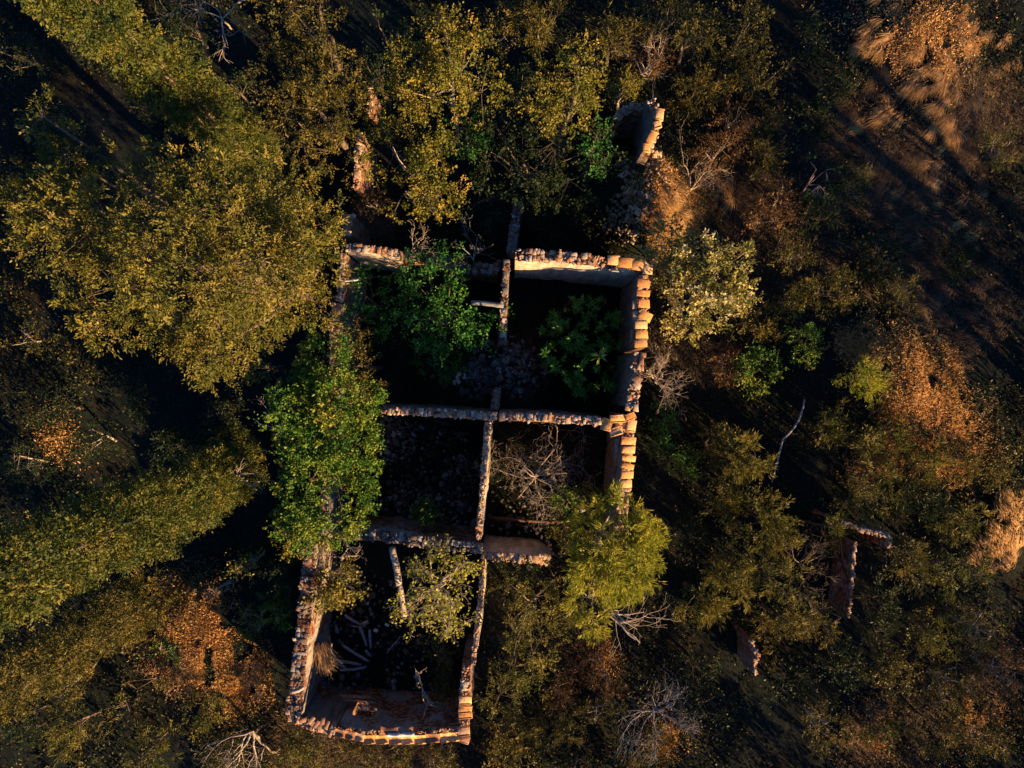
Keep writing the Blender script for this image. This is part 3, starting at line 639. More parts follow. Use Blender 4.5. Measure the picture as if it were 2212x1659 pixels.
# ------------------------------------------------------------------ hero trees
# big juniper at the left
A_b = blobs_px([(150, 340, 60, 8.0, .6), (90, 250, 35, 8.6, .6), (110, 480, 95, 8.2, .6), (40, 430, 45, 8.4, .6), (230, 470, 120, 8.6, .6), (340, 390, 75, 8.0, .6), (250, 620, 95, 8.0, .6), (390, 560, 140, 9.2, .6),
    (500, 450, 110, 8.0, .6), (560, 560, 125, 8.6, .6), (640, 500, 85, 7.6, .7), (640, 620, 90, 7.2, .7), (480, 690, 105, 7.6, .7), (350, 690, 70, 7.6, .6), (455, 775, 55, 6.6, .8), (600, 400, 70, 7.0, .7), (690, 580, 45, 6.4, .9), (420, 460, 110, 9.0, .6), (540, 700, 70, 6.6, .7)])
plant('juniper_tree', 'huge spreading olive gold juniper covering the left of the ruin', 'tree', P(735, 655, 0), A_b, 'juniper', dens=1.45, twigs=16, lump=.32, trunk_r=.22, bark='bark')
def column(label, base, H_, r, nb, style, mat=None, dens=1.0, z0=.8, name='cypress_tree', lean=(0, 0), tap=.4):
    b = []
    for k in range(nb):
        t = k/(nb-1); z = z0+(H_-z0)*t; rr = r*(1-tap*t)*(1+.05*rng.normal()) ; b.append((base[0]+rng.normal(0, .15*r)+lean[0]*z, base[1]+rng.normal(0, .15*r)+lean[1]*z, z, rr, rr, (H_/nb)*1.0))
    return plant(name, label, 'tree', base, b, style, mat, dens=dens, twigs=5, lump=.13, trunk_r=.07, zcut=-.9)
column('tall narrow cypress slanting across the top left corner', P(600, 385, 0), 13.5, .72, 16, 'cypress', dens=1.6, tap=.3)
column('tall cypress in the lower left with one lit flank and one dark green flank', P(556, 1000, 0), 13.5, .85, 15, 'cypress', dens=1.5, lean=(0, -.05), tap=.15, z0=1.2)
column('darker rusty speckled cypress below the lit one at the lower left edge', P(340, 1285, 0), 8.0, .85, 11, 'cypress', mat='olive', dens=1.0)
column('green ivy covered tree along the left wall of the ruin, upper clump', P(730, 860, 0), 4.6, 1.0, 3, 'ivy', dens=.6, name='ivy_tree')

ivy = blobs_px([(700, 790, 60, 4.4, .6), (660, 870, 60, 4.6, .6), (730, 880, 65, 4.8, .6), (775, 860, 45, 4.0, .7), (690, 950, 75, 4.6, .6), (765, 960, 60, 4.2, .6), (670, 1040, 70, 4.2, .6), (740, 1060, 75, 4.0, .6), (690, 1120, 60, 3.8, .6), (625, 1130, 40, 3.6, .6), (790, 1020, 40, 3.6, .7), (740, 1140, 30, 3.6, .6)])
plant('ivy_thicket', 'bright yellow green ivy thicket sprawling over the left wall', 'ivy', P(735, 960, 0), ivy, 'ivy', dens=1.7, twigs=6)

def bushpx(name, label, lst, style, base=None, mat=None, dens=1.0, cat='shrub', group=None, twigs=10, bark='bark', lump=.25, **k):
    b = blobs_px(lst, .75); c = np.mean([q[:2] for q in b], 0)
    bs = P(*base, 0) if base else c*1.0
    return plant(name, label, cat, bs, b, style, mat, bark, dens, group, twigs=twigs, lump=lump, **k)
T = 'tree'
bushpx('olive_tree', 'brownish olive tree in front of the lit wall fragments, left of the roundish leafed trees', [(640, 170, 80, 4.6), (720, 160, 65, 4.8), (690, 240, 80, 5.0), (750, 230, 50, 4.6), (640, 260, 50, 4.0), (710, 325, 60, 4.4)], 'olive', dens=1.25, cat=T, lump=.35)
bushpx('olive_tree', 'olive brown tree cut by the top edge, left of the centre', [(620, 15, 60, 5.0), (690, 20, 50, 5.2), (660, 70, 35, 4.6)], 'olive', dens=1.1, cat=T)
bushpx('broadleaf_tree', 'spiky golden green tree with visible pale twigs at the upper middle', [(900, 130, 60, 5.2), (960, 90, 50, 5.6), (1000, 150, 70, 5.6), (930, 210, 65, 5.2), (1040, 200, 50, 5.0), (870, 200, 45, 4.6), (960, 45, 28, 5.8)], 'broad', dens=1.6, cat=T, twigs=9, trunk_r=.06, bark='palebark', lump=.45)
bushpx('broadleaf_tree', 'golden leafed tree above the rear wall of the upper left room', [(850, 330, 55, 4.6), (900, 370, 60, 5.0), (950, 420, 45, 4.6), (870, 420, 45, 4.4), (950, 320, 38, 4.4), (830, 280, 35, 4.2), (930, 455, 25, 4.4)], 'broad', dens=1.6, cat=T, twigs=9, trunk_r=.06, bark='palebark', lump=.45)
bushpx('leafy_tree', 'dense bright round crown right of the upper middle, lit yellow green', [(1215, 200, 62, 5.2), (1250, 150, 50, 5.4), (1180, 230, 45, 4.8), (1235, 240, 45, 4.8), (1275, 200, 28, 4.6)], 'broad', dens=1.45, cat=T, twigs=6, lump=.2)
bushpx('flowering_bush', 'cream flowering bush outside the top right corner of the ruin', [(1450, 530, 50, 2.8), (1500, 560, 55, 3.2), (1560, 600, 58, 3.2), (1490, 640, 55, 3.0), (1540, 680, 48, 2.8), (1440, 600, 40, 2.4), (1590, 560, 30, 2.8), (1470, 700, 36, 2.2), (1590, 640, 30, 2.8)], 'flower', dens=1.5, lump=.3)
bushpx('pine_tree', 'brilliant yellow green young pine at the lower right corner of the house', [(1330, 1160, 75, 5.0), (1290, 1220, 60, 4.6), (1360, 1220, 60, 4.8), (1390, 1160, 38, 4.6), (1320, 1270, 42, 4.0), (1270, 1290, 40, 3.6), (1320, 1105, 30, 4.4), (1280, 1345, 26, 3.2)], 'pine', dens=1.5, cat=T, lump=.25, bark='palebark')
bushpx('brown_bush', 'tall brown and olive bush outside the right wall of the annex', [(1100, 1260, 50, 2.6), (1160, 1290, 55, 2.8), (1100, 1350, 50, 2.6), (1170, 1380, 50, 2.4), (1110, 1440, 48, 2.2), (1200, 1250, 36, 2.4), (1080, 1500, 40, 2.0), (1150, 1460, 35, 1.8)], 'olive', mat='feather', dens=1.0, lump=.3)
bushpx('green_bush', 'vivid green bush growing inside the upper left room', [(930, 620, 60, 2.2), (880, 690, 60, 2.2), (950, 700, 60, 2.6), (1000, 690, 50, 2.2), (960, 770, 45, 1.6), (900, 610, 40, 1.8), (1040, 700, 40, 1.8), (980, 580, 36, 2.0)], 'green', dens=1.1, lump=.35)
bushpx('green_bush', 'green creeper clump against the left wall inside the upper left room', [(790, 640, 32, 2.6), (800, 600, 22, 2.4), (770, 690, 28, 2.2)], 'green', dens=1.0)
bushpx('brown_creeper', 'dull olive creeper hanging inside the left wall down to the ivy', [(775, 740, 35, 2.8), (770, 790, 45, 3.0), (795, 840, 38, 2.8)], 'olive', dens=1.2)
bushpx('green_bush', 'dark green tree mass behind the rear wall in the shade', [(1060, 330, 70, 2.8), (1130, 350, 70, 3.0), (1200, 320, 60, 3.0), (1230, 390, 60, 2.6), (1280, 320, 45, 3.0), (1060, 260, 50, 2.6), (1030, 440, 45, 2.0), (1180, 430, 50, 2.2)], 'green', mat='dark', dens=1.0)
bushpx('green_bush', 'small vivid green bush left of the small upper ruin', [(1270, 330, 30, 3.2), (1290, 290, 22, 3.4), (1300, 350, 22, 2.8)], 'green', dens=1.0)

# rosette plants of the upper right room
def rosette_plant(label, spots, name='rosette_plant'):
    c = P(*spots[0][:2], 0); o = thing(name, label, 'plant', (c[0], c[1], 0)); lb, sb = MB(), MB()
    for (u, v, z, s) in spots:
        q = P(u, v, z); limb(sb, (q[0]+rng.normal(0, .1), q[1]+rng.normal(0, .1), 0), q, .02, .01, .05, 5, 4)
        n = 22; th = rng.random(n)*6.28; el = rng.uniform(-.1, .9, n)
        d = np.stack([np.cos(th)*np.cos(el), np.sin(th)*np.cos(el), np.sin(el)], -1)
        leaf_quads(lb, np.repeat(q[None], n, 0)+rng.normal(0, .02, (n, 3)), d, s, s*.13, .4, 0, rng.random(n)*.5+(.5 if (u, v) == (1296, 770) else .1))
    lb.build('leaves', M['rosette'], o); sb.build('stems', M['bark'], o)
    return o
rs = [(1296, 770, 2.7, .26)]
for _ in range(150):
    a = rng.random()*6.28; d = math.sqrt(rng.random()); rs.append((1262+98*d*math.cos(a), 750+112*d*math.sin(a), rng.uniform(.7, 2.3), rng.uniform(.09, .20)))
rosette_plant('glossy green plants with star shaped leaf rosettes in the upper right room, one rosette yellow', rs)
rs = [(1180+rng.normal(0, 45), 650+rng.normal(0, 35), rng.uniform(.4, .9), .2) for _ in range(9)]
# bare and half bare trees
bare('bare_tree', 'leafless pale tangled tree inside the lower right room', 'tree', P(1145, 1035, 0), [(.9, .1, .1), (-.7, .6, .1), (.2, -.9, .1), (-.8, -.5, .1), (.3, .9, .2), (.8, -.6, .1), (-.2, .3, .6), (.7, .7, .1), (-.9, .1, .2)], 1.1, .020, 4, 'palebark', .75, -.02, 3, trunk_to=P(1155, 1030, 1.9), wob=.30)
bare('annex_tree', 'half bare tree with pale curving twigs and yellow green leaves over the annex', 'tree', P(960, 1270, 0), [(.7, .5, .4), (-.7, .3, .4), (.1, -.9, .3), (-.5, -.6, .3), (.3, .9, .4), (.8, -.2, .3), (0, 0, 1)], 1.0, .035, 4, 'palebark', .7, .05, 3, leaves='pine', leafn=3, trunk_to=P(945, 1262, 2.7), wob=.28)
bare('annex_shrub', 'dark shrub with golden leaves along the left wall of the annex', 'shrub', P(735, 1290, 0), [(.5, .7, .5), (-.3, .8, .5), (.5, -.8, .4), (-.2, -.6, .5), (.1, .1, 1)], .75, .022, 4, 'bark', .7, .1, 3, leaves='broad', leafn=4, trunk_to=P(728, 1275, 1.8), wob=.28)
bare('bare_bush', 'pinkish leafless bush at the upper left of the annex wall', 'shrub', P(735, 1215, 0), [(.8, .2, .3), (-.8, .3, .3), (.4, .6, .4), (.1, -.7, .4)], .55, .02, 3, 'palebark', .7, .05, 3, trunk_to=P(738, 1205, 2.2))
bare('bare_bush', 'orange lit leafless bush pressing on the outside of the right wall', 'shrub', P(1420, 830, 0), [(.9, .5, .4), (.9, .0, .5), (.5, .9, .4), (.8, -.6, .4), (-.5, .4, .5), (.2, -.8, .4)], .62, .025, 4, 'palebark', .55, .05, 3, trunk_to=P(1412, 818, 1.9))
bare('grey_bare_bush', 'big grey leafless bush at the bottom right of the annex', 'shrub', P(1415, 1540, 0), [(.9, .1, .4), (-.8, .3, .4), (.3, .9, .4), (.3, -.9, .4), (-.5, -.7, .4), (.7, .6, .4), (0, 0, 1)], .85, .028, 4, 'greybark', .5, .05, 3, trunk_to=P(1412, 1535, .8), wob=.2)
bare('bare_bush', 'small forked leafless bush rising behind the collapsed rear wall, the thinner one', 'shrub', P(1022, 565, 0), [(.1, .9, .5), (-.5, .8, .5), (.5, .8, .5)], .6, .014, 3, 'greybark', .45, .1, 3, trunk_to=P(1022, 560, 2.0))
bare('bare_bush', 'small leafless bush leaning up right behind the collapsed rear wall', 'shrub', P(885, 550, 0), [(.7, .7, .5), (.9, .4, .5), (.4, .8, .4)], .55, .016, 3, 'palebark', .4, .1, 3, trunk_to=P(888, 545, 2.2))
bare('annex_sapling', 'forked pale sapling with a few leaves in the annex corner', 'sapling', P(905, 1490, 0), [(.1, -.9, .3), (.6, -.5, .3), (.3, .2, .6)], .72, .028, 2, 'palebark', .5, 0, 2, leaves='broad', leafn=1, trunk_to=P(900, 1455, 2.0))
bare('fallen_branch', 'forked dead branch below the pine tree', 'branch', P(1340, 1310, 0), [(1, -.5, .1), (.9, -.15, .1), (.5, -.9, .1), (.9, -.7, .05)], 1.25, .03, 3, 'palebark', .45, -.02, 2, trunk_to=P(1310, 1315, 2.3))
bare('fallen_branch', 'long pale dead branch at the bottom edge left of the annex', 'branch', P(560, 1600, 0), [(-1, -.35, .1), (-.8, -.1, .2), (.6, -.7, .2), (.4, -.9, .1), (-.3, -.9, .1)], 1.1, .035, 3, 'palebark', .45, 0, 3, trunk_to=P(545, 1580, .9))
bare('dead_twigs', 'pink bare twigs sticking out of the tip of the lower left cypress', 'twigs', P(600, 1040, 0), [(.8, .5, .3), (.9, .2, .3), (.5, .8, .3), (1, -.1, .3)], .55, .014, 2, 'palebark', .35, .05, 3, trunk_to=P(505, 1040, 3.4))
bare('bare_bush', 'rosy leafless branches reaching up right of the rubble slope', 'shrub', P(1500, 420, 0), [(.7, .8, .5), (.9, .4, .4), (.3, .9, .4), (-.2, .8, .5), (.9, .9, .4)], .8, .022, 3, 'palebark', .35, .05, 3, trunk_to=P(1490, 410, .7))
bare('bare_bush', 'orange lit bare twigs above the small upper ruin', 'shrub', P(1400, 170, 0), [(.7, .7, .5), (.9, .5, .4), (-.3, .8, .5), (.3, .9, .4)], .9, .022, 3, 'palebark', .35, .05, 3, trunk_to=P(1385, 160, 1.6))
bare('bare_bush', 'brown leafless brushy tree at the right, touching the pale capped wall', 'shrub', P(1740, 1230, 0), [(.7, .8, .4), (.9, .3, .4), (.9, -.4, .4), (.2, .8, .5), (.4, -.9, .4), (-.5, .5, .5)], .85, .022, 4, 'bark', .45, .05, 3, trunk_to=P(1725, 1215, 1.3))
bare('bare_bush', 'dim brown leafless crown in the black gap at the top left', 'shrub', P(500, 60, 0), [(.8, .2, .4), (-.8, .3, .4), (.2, .9, .4), (-.2, -.9, .4)], 1.0, .025, 3, 'palebark', .5, .05, 3, trunk_to=P(480, 40, 2.0))
bare('bare_bush', 'faint grey leafless bush in the dark gap right of the big juniper foot', 'shrub', P(610, 950, 0), [(.1, .9, .4), (-.5, .8, .4), (.4, .8, .4)], .8, .02, 3, 'greybark', .4, .05, 2, trunk_to=P(600, 930, 1.2))

# ------------------------------------------------------------------ other shrubs (picture place, radius, height, style, label)
S = [
 (1335, 75, 60, 2.6, 'feather', 'olive', 'upright olive bush above the small upper ruin at the top'), (1420, 35, 60, 2.4, 'olive', None, 'top edge bush straight above the small upper ruin'),
 (1400, 120, 45, 2.4, 'rust', None, 'glowing orange brown bush just above the small upper ruin'), (1350, 190, 32, 2.2, 'rust', 'broad', 'small golden bush left of the small upper ruin'),
 (1500, 60, 55, 2.8, 'broad', 'olive', 'yellowish bush at the top, one third in from the right'), (1620, 60, 62, 2.4, 'broad', 'olive', 'leafy dark golden bush at the top between shade and dry grass'),
 (1560, 150, 50, 1.8, 'olive', None, 'olive shrub midway between the small upper ruin and the dry grass, upper one'), (1640, 170, 45, 1.8, 'broad', 'olive', 'yellow dotted shrub left of the black hollow at the upper right'),
 (1500, 200, 45, 1.8, 'feather', 'olive', 'olive shrub right beside the small upper ruin'), (1590, 260, 42, 1.5, 'rust', None, 'brown shrub right of the rosy bare branches'),
 (1540, 340, 55, 1.6, 'rust', None, 'large brown and green bush right of the rubble slope'), (1650, 330, 45, 1.4, 'feather', 'olive', 'olive shrub above the yellow leafed sapling at the upper right'),
 (1700, 420, 45, 1.4, 'rust', None, 'thin red brown bush right of the cream flowering bush, upper'), (1770, 400, 50, 1.6, 'sparse', 'ivy', 'loose pale green shrub with yellow leaves in the upper right shade'),
 (1760, 470, 45, 1.3, 'feather', 'dark', 'dim green shrub below the loose yellow leafed one'), (1650, 480, 42, 1.4, 'rust', None, 'brown shrub above right of the cream flowering bush'),
 (1700, 560, 50, 1.4, 'rust', 'olive', 'dull shrub right of the cream flowering bush'), (1790, 640, 50, 1.5, 'feather', 'olive', 'brown topped shrub above the first sunlit orange slope'),
 (1650, 700, 45, 1.3, 'olive', None, 'olive shrub below right of the cream flowering bush'), (1740, 740, 50, 1.6, 'broad', 'ivy', 'green leafy shrub left of the sunlit orange slope'),
 (1640, 800, 50, 1.5, 'green', 'ivy', 'mid green shrub above the dead trunk'), (1560, 790, 45, 1.1, 'rust', None, 'dark brown low bush right of the orange lit bare bush'),
 (1860, 830, 42, 2.4, 'feather', 'pine', 'pale green tuft topped sapling on the sunlit orange slope'), (1800, 920, 40, 1.8, 'feather', None, 'thin green sapling below the tuft topped one'),
 (1430, 930, 50, 1.4, 'green', None, 'shaded green bush outside the right wall near the tile heap'), (1480, 1000, 45, 1.4, 'broad', 'ivy', 'low olive green bush right of the lower right room'),
 (1540, 960, 45, 1.8, 'olive', None, 'small olive bush left of the dead trunk'), (1600, 985, 55, 2.8, 'pine', 'feather', 'feathery golden tipped sapling left of the dead trunk'),
 (1560, 1080, 60, 2.0, 'feather', None, 'green bush below the golden tipped sapling'), (1640, 1130, 60, 2.6, 'feather', None, 'feathery green tree between the bright pine and the pale capped wall, upper'),
 (1570, 1250, 60, 2.6, 'pine', 'feather', 'feathery green tree right of the bright pine'), (1660, 1250, 70, 3.0, 'feather', None, 'feathery green tree in the middle of the lower right scrub'),
 (1510, 1310, 40, 2.4, 'pine', 'feather', 'small feathery tree at the end of the forked dead branch'), (1680, 1360, 60, 2.4, 'feather', 'olive', 'brownish feathery bush above the leaning brown wall'),
 (1790, 1140, 45, 2.0, 'feather', None, 'olive bush just left of the pale capped wall end'), (1900, 950, 60, 2.2, 'feather', None, 'sparse feathery tree over the sunlit slope at the right'),
 (1990, 990, 60, 1.8, 'feather', None, 'sparse feathery tree right of the middle of the sunlit slope'), (2070, 1010, 50, 1.4, 'olive', None, 'olive shrub at the foot of the sunlit slope near the right edge'),
 (1880, 1050, 60, 2.0, 'feather', None, 'feathery bush above the pale capped wall'), (1980, 1090, 60, 1.8, 'feather', 'dark', 'dark feathery bush right above the pale capped wall'),
 (2070, 1120, 55, 1.8, 'feather', None, 'green bush left of the lit patch on the right edge'), (1960, 1230, 70, 2.4, 'feather', 'olive', 'broad green bush right of the thin red brick wall'),
 (2060, 1250, 65, 2.2, 'feather', None, 'green bush below the lit patch on the right edge'), (1900, 1330, 65, 2.2, 'feather', 'dark', 'dark green bush at the foot of the thin red brick wall'),
 (2000, 1360, 65, 2.0, 'olive', 'feather', 'olive bush two crowns right of the brick wall foot'), (2110, 1350, 60, 1.8, 'rust', 'feather', 'brown bush near the lower right edge, upper one'),
 (1780, 1330, 50, 2.0, 'feather', 'olive', 'brownish bush left of the thin red brick wall foot'), (1820, 1440, 60, 2.0, 'broad', 'dark', 'dark leafy bush below the thin red brick wall'),
 (1930, 1460, 60, 2.0, 'broad', 'olive', 'yellow speckled bush right of the black hollow'), (2050, 1470, 60, 1.6, 'rust', 'olive', 'brown bush near the lower right edge, middle one'),
 (2150, 1460, 60, 1.6, 'rust', None, 'brown bush touching the lower right edge'), (1790, 1560, 55, 1.8, 'rust', 'olive', 'golden brown bush on the right rim of the black hollow'),
 (1890, 1560, 60, 1.6, 'broad', 'olive', 'olive bush above the small bright spot of bare earth'), (2010, 1580, 65, 1.4, 'feather', 'olive', 'green bush at the bottom right'),
 (2120, 1590, 60, 1.2, 'rust', 'olive', 'low bush in the bottom right corner'), (1500, 1440, 50, 1.4, 'broad', 'dark', 'dark bush left of the leaning brown wall'),
 (1530, 1540, 45, 1.4, 'dark', None, 'dark bush right of the grey leafless bush'), (1300, 1440, 55, 1.0, 'rust', None, 'brown bush between the annex bush and the grey leafless bush'),
 (1300, 1540, 55, 1.2, 'rust', 'olive', 'golden brown bush left of the grey leafless bush'), (1190, 1570, 60, 1.4, 'feather', 'olive', 'olive bush right of the annex corner'),
 (1080, 1590, 50, 1.6, 'broad', 'olive', 'green bush touching the annex corner'), (1110, 1640, 50, 1.2, 'dark', 'olive', 'low dark bush below the annex corner'),
 (1250, 1640, 60, 1.2, 'dark', 'olive', 'dark bush at the bottom edge right of the annex'), (1400, 1630, 55, 1.2, 'rust', 'olive', 'brown bush at the bottom edge below the grey leafless bush'),
 (960, 1640, 50, 1.4, 'rust', 'olive', 'olive bush directly below the sunlit annex tiles'), (850, 1630, 50, 1.4, 'olive', None, 'grassy olive bush below the middle of the annex front'),
 (750, 1625, 50, 1.5, 'olive', None, 'grassy olive bush below the shaded annex tiles'), (670, 1620, 45, 1.4, 'olive', 'feather', 'olive bush below the left annex corner'),
 (620, 1640, 40, 1.2, 'rust', 'olive', 'low bush at the bottom edge left of the annex corner'), (960, 1400, 45, 2.0, 'broad', 'olive', 'leafy bush inside the annex along its right wall, upper'),
 (970, 1470, 36, 1.8, 'feather', 'olive', 'leafy bush inside the annex along its right wall, lower'), (600, 1250, 42, 2.2, 'broad', 'dark', 'dark green bush outside the upper left annex wall'),
 (590, 1320, 42, 1.8, 'broad', 'ivy', 'green bush outside the annex left wall, beside the dry clearing'), (640, 1180, 45, 3.4, 'broad', None, 'golden leafed bush at the upper left annex corner'),
 (540, 1230, 45, 2.0, 'sparse', 'broad', 'twiggy golden bush between the cypress and the annex'), (480, 1280, 50, 1.6, 'sparse', 'rust', 'twiggy rust bush under the lit cypress flank'),
 (540, 1350, 42, 1.2, 'sparse', 'broad', 'twiggy bush right of the sunlit dry clearing'), (370, 1400, 40, .9, 'sparse', 'ivy', 'small green shrub on the left part of the sunlit clearing'),
 (330, 1480, 50, 1.2, 'olive', None, 'olive bush at the lower left rim of the sunlit clearing'), (450, 1530, 50, 1.2, 'olive', 'feather', 'olive bush below the sunlit clearing'),
 (250, 1530, 60, 1.5, 'olive', 'feather', 'olive bush left below the sunlit clearing'), (150, 1480, 55, 1.8, 'rust', 'olive', 'brown tinged bush below the darker cypress'),
 (170, 1600, 65, 1.8, 'feather', None, 'large feathery bush at the bottom left'), (60, 1570, 55, 1.6, 'olive', 'dark', 'dark bush in the bottom left corner'),
 (330, 1620, 55, 1.4, 'feather', None, 'feathery bush on the bottom edge, third in from the left corner'), (470, 1630, 50, 1.0, 'rust', 'olive', 'low olive bush above the pale dead branch'),
 (50, 740, 45, 1.4, 'rust', 'olive', 'rusty bush at the left edge below the juniper'), (120, 880, 55, 1.6, 'dark', None, 'very dark bush at the left edge, middle height'),
 (200, 960, 50, 1.6, 'rust', 'dark', 'dim rusty bush above the tall lower left cypress'), (60, 1010, 50, 1.6, 'rust', 'dark', 'dim rust shrub by the left edge above the tall cypress'),
 (300, 870, 50, 1.6, 'dark', None, 'black green bush below the juniper'), (470, 900, 50, 1.8, 'broad', 'dark', 'dark bush with a few golden leaves between juniper and lower cypress'),
 (560, 790, 42, 3.4, 'broad', None, 'small golden leafed tree between the juniper and the ivy'), (380, 960, 45, 1.4, 'dark', None, 'low dark bush touching the tip of the lower cypress'),
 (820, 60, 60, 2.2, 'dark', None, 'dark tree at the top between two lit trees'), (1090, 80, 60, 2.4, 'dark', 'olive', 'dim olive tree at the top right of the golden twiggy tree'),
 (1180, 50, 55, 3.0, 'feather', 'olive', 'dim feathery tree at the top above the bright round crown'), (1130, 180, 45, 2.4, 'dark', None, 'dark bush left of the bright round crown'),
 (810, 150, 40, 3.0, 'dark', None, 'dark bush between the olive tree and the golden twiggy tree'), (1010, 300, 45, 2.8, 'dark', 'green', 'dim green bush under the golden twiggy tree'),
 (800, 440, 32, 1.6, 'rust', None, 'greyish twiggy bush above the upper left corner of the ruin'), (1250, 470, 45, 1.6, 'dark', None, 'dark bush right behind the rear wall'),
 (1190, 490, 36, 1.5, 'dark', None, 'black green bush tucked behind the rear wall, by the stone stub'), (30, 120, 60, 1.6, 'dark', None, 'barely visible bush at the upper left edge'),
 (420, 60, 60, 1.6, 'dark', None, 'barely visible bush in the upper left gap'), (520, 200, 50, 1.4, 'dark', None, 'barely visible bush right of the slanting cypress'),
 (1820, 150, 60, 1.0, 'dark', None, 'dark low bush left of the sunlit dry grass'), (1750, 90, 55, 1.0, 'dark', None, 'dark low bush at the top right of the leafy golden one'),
 (1770, 270, 55, .9, 'dark', None, 'dark low bush in the upper right hollow'), (2130, 880, 60, 1.0, 'dark', None, 'dark bush on the right edge beside the sunlit slope'),
 (2160, 1020, 40, 1.2, 'dark', 'olive', 'small dark bush on the right edge above the lit patch'), (1890, 560, 60, .9, 'dark', None, 'dark low shrub in the grey grass right of centre'),
 (1690, 1180, 45, 2.2, 'feather', None, 'grey green tuft beside the brown leafless brushy tree'), (1480, 1140, 40, 1.4, 'rust', 'dark', 'dark brown bush right of the bright pine'),
 (1210, 1080, 28, 2.0, 'broad', 'ivy', 'leafy sprig of green at the bottom right of the bare tree room'), (1275, 1075, 26, 2.6, 'broad', None, 'golden sprig rising beside the lower right wall'),
 (1230, 1150, 40, 1.8, 'green', 'olive', 'dull green bush in the bottom corner of the bare tree room'), (920, 1110, 26, 1.8, 'broad', 'ivy', 'leafy sprig above the lower cross wall'),
]
S += [(1850, 400, 42, 1.0, 'rust', 'feather', 'brown low shrub at the upper edge of the grey grass slope'), (1930, 640, 45, 1.0, 'rust', 'olive', 'brown scrub shrub above the sunlit orange slope, right one'),
 (2060, 560, 42, .9, 'feather', 'dark', 'dark feathery low shrub in the middle of the grassy slope at the right'), (2160, 330, 45, 1.0, 'rust', 'feather', 'rusty low shrub near the right edge below the sunlit dry grass'),
 (1720, 650, 42, 1.2, 'rust', 'feather', 'rusty shrub between the cream flowering bush and the sunlit slope'), (1210, 1480, 42, 1.3, 'rust', None, 'golden brown shrub at the foot of the tall annex bush'),
 (1240, 1340, 38, 1.4, 'rust', 'feather', 'golden brown shrub squeezed between the annex bush and the pine'), (1700, 1470, 36, 1.2, 'dark', None, 'dark shrub at the upper end of the black hollow')]
SHRUBS = len(S)
KIND = {'feather': 'feathery_shrub', 'olive': 'olive_shrub', 'rust': 'brown_shrub', 'broad': 'leafy_shrub', 'ivy': 'green_shrub', 'dark': 'dark_shrub', 'green': 'green_shrub', 'sparse': 'twiggy_shrub', 'pine': 'feathery_shrub', 'flower': 'flowering_bush'}
for (u, v, r, z, st, mt, lb) in S:
    lst = [(u, v, r*.62, z*.86)]
    for _ in range(5):
        a = rng.random()*6.28; d = r*rng.uniform(.4, .75); lst.append((u+d*math.cos(a), v+d*math.sin(a), r*rng.uniform(.28, .5), z*rng.uniform(.5, .95)))
    bushpx(KIND[st], lb, lst, st, mat=mt or st if st != 'sparse' else (mt or 'broad'), dens=1.0, twigs=4 if st != 'sparse' else 14, bark='bark' if st not in ('rust', 'sparse') else 'palebark', lump=.4,
           group='shrubs growing wild around the ruin')

# ------------------------------------------------------------------ undergrowth and grasses (nobody could count them)
def in_house(x, y):     # world rectangle of the building
    a = P(735, 560, 3); b = P(1380, 1180, 3); c = P(660, 1180, 3); d = P(1030, 1590, 3)
    return ((x > a[0]) & (x < b[0]) & (y < a[1]) & (y > b[1])) | ((x > c[0]) & (x < d[0]) & (y < c[1]) & (y > d[1]))
HOLL = [(*P(u, v, .3)[:2], r*px(.3)) for u, v, r in [(450, 120, 110), (520, 250, 90), (130, 250, 80), (300, 950, 150), (520, 880, 100), (560, 1000, 60), (1700, 1540, 90), (1740, 1620, 80), (1560, 1430, 60), (2150, 720, 120), (2030, 620, 90), (1770, 230, 90), (1090, 120, 70), (1450, 1160, 50), (820, 60, 70)]]
def hollow(x, y):
    k = np.zeros(x.shape, bool)
    for a, b, r in HOLL: k |= (x-a)**2+(y-b)**2 < r*r
    return k & (rng.random(x.shape) < .85)
def scatter_leaves(n, xr, yr, hmax, thr, f, seed_off, L, W, mat, label, name):
    x = rng.uniform(*xr, n); y = rng.uniform(*yr, n); q = sn(np.stack([x, y], -1)+seed_off, f); k = (q > thr) & ~in_house(x, y) & ~hollow(x, y); x, y, q = x[k], y[k], q[k]
    h = np.clip((q-thr)*1.2, .1, 1)*hmax*(0.6+.4*sn(np.stack([x, y], -1), 2.4)); z = gz(x, y)+np.abs(h)*rng.random(len(x))**.6
    mb = MB(); p = np.stack([x, y, z], -1); a = rng.normal(size=p.shape); a[:, 2] += .6
    leaf_quads(mb, p, a, L, W, .3); return tag(mb.build(name, M[mat]), label, 'undergrowth', kind='stuff')
XR, YR = (-19, 19), (-15, 15)
scatter_leaves(180000, XR, YR, .45, -.4, .7, 3.1, .10, .026, 'scrub', 'dark green tangle of low scrub on the forest floor', 'undergrowth')
scatter_leaves(80000, XR, YR, .5, -.1, .9, 9.4, .09, .016, 'litter', 'rusty brown low scrub and dead leaves on the forest floor', 'leaf_litter')
scatter_leaves(60000, XR, YR, .8, .3, .8, 17.0, .09, .022, 'olive', 'olive green low scrub between the bushes', 'scrub')

wd = MB(); x0, y0 = P(745, 1150, 0)[:2]; x1, y1 = P(1370, 570, 0)[:2]  # weeds added so the shaded room floors are less black
n = 26000; x = rng.uniform(x0, x1, n); y = rng.uniform(y0, y1, n); k = sn(np.stack([x, y], -1)+2.0, 2.2) > -.2; x, y = x[k], y[k]
a = rng.normal(size=(len(x), 3)); a[:, 2] += .5
leaf_quads(wd, np.stack([x, y, gz(x, y)+rng.random(len(x))**2*.35], -1), a, .09, .018, .3)
tag(wd.build('weeds', M['dark']), 'dark weeds added to lift the black of the room floors', 'weeds', kind='stuff')

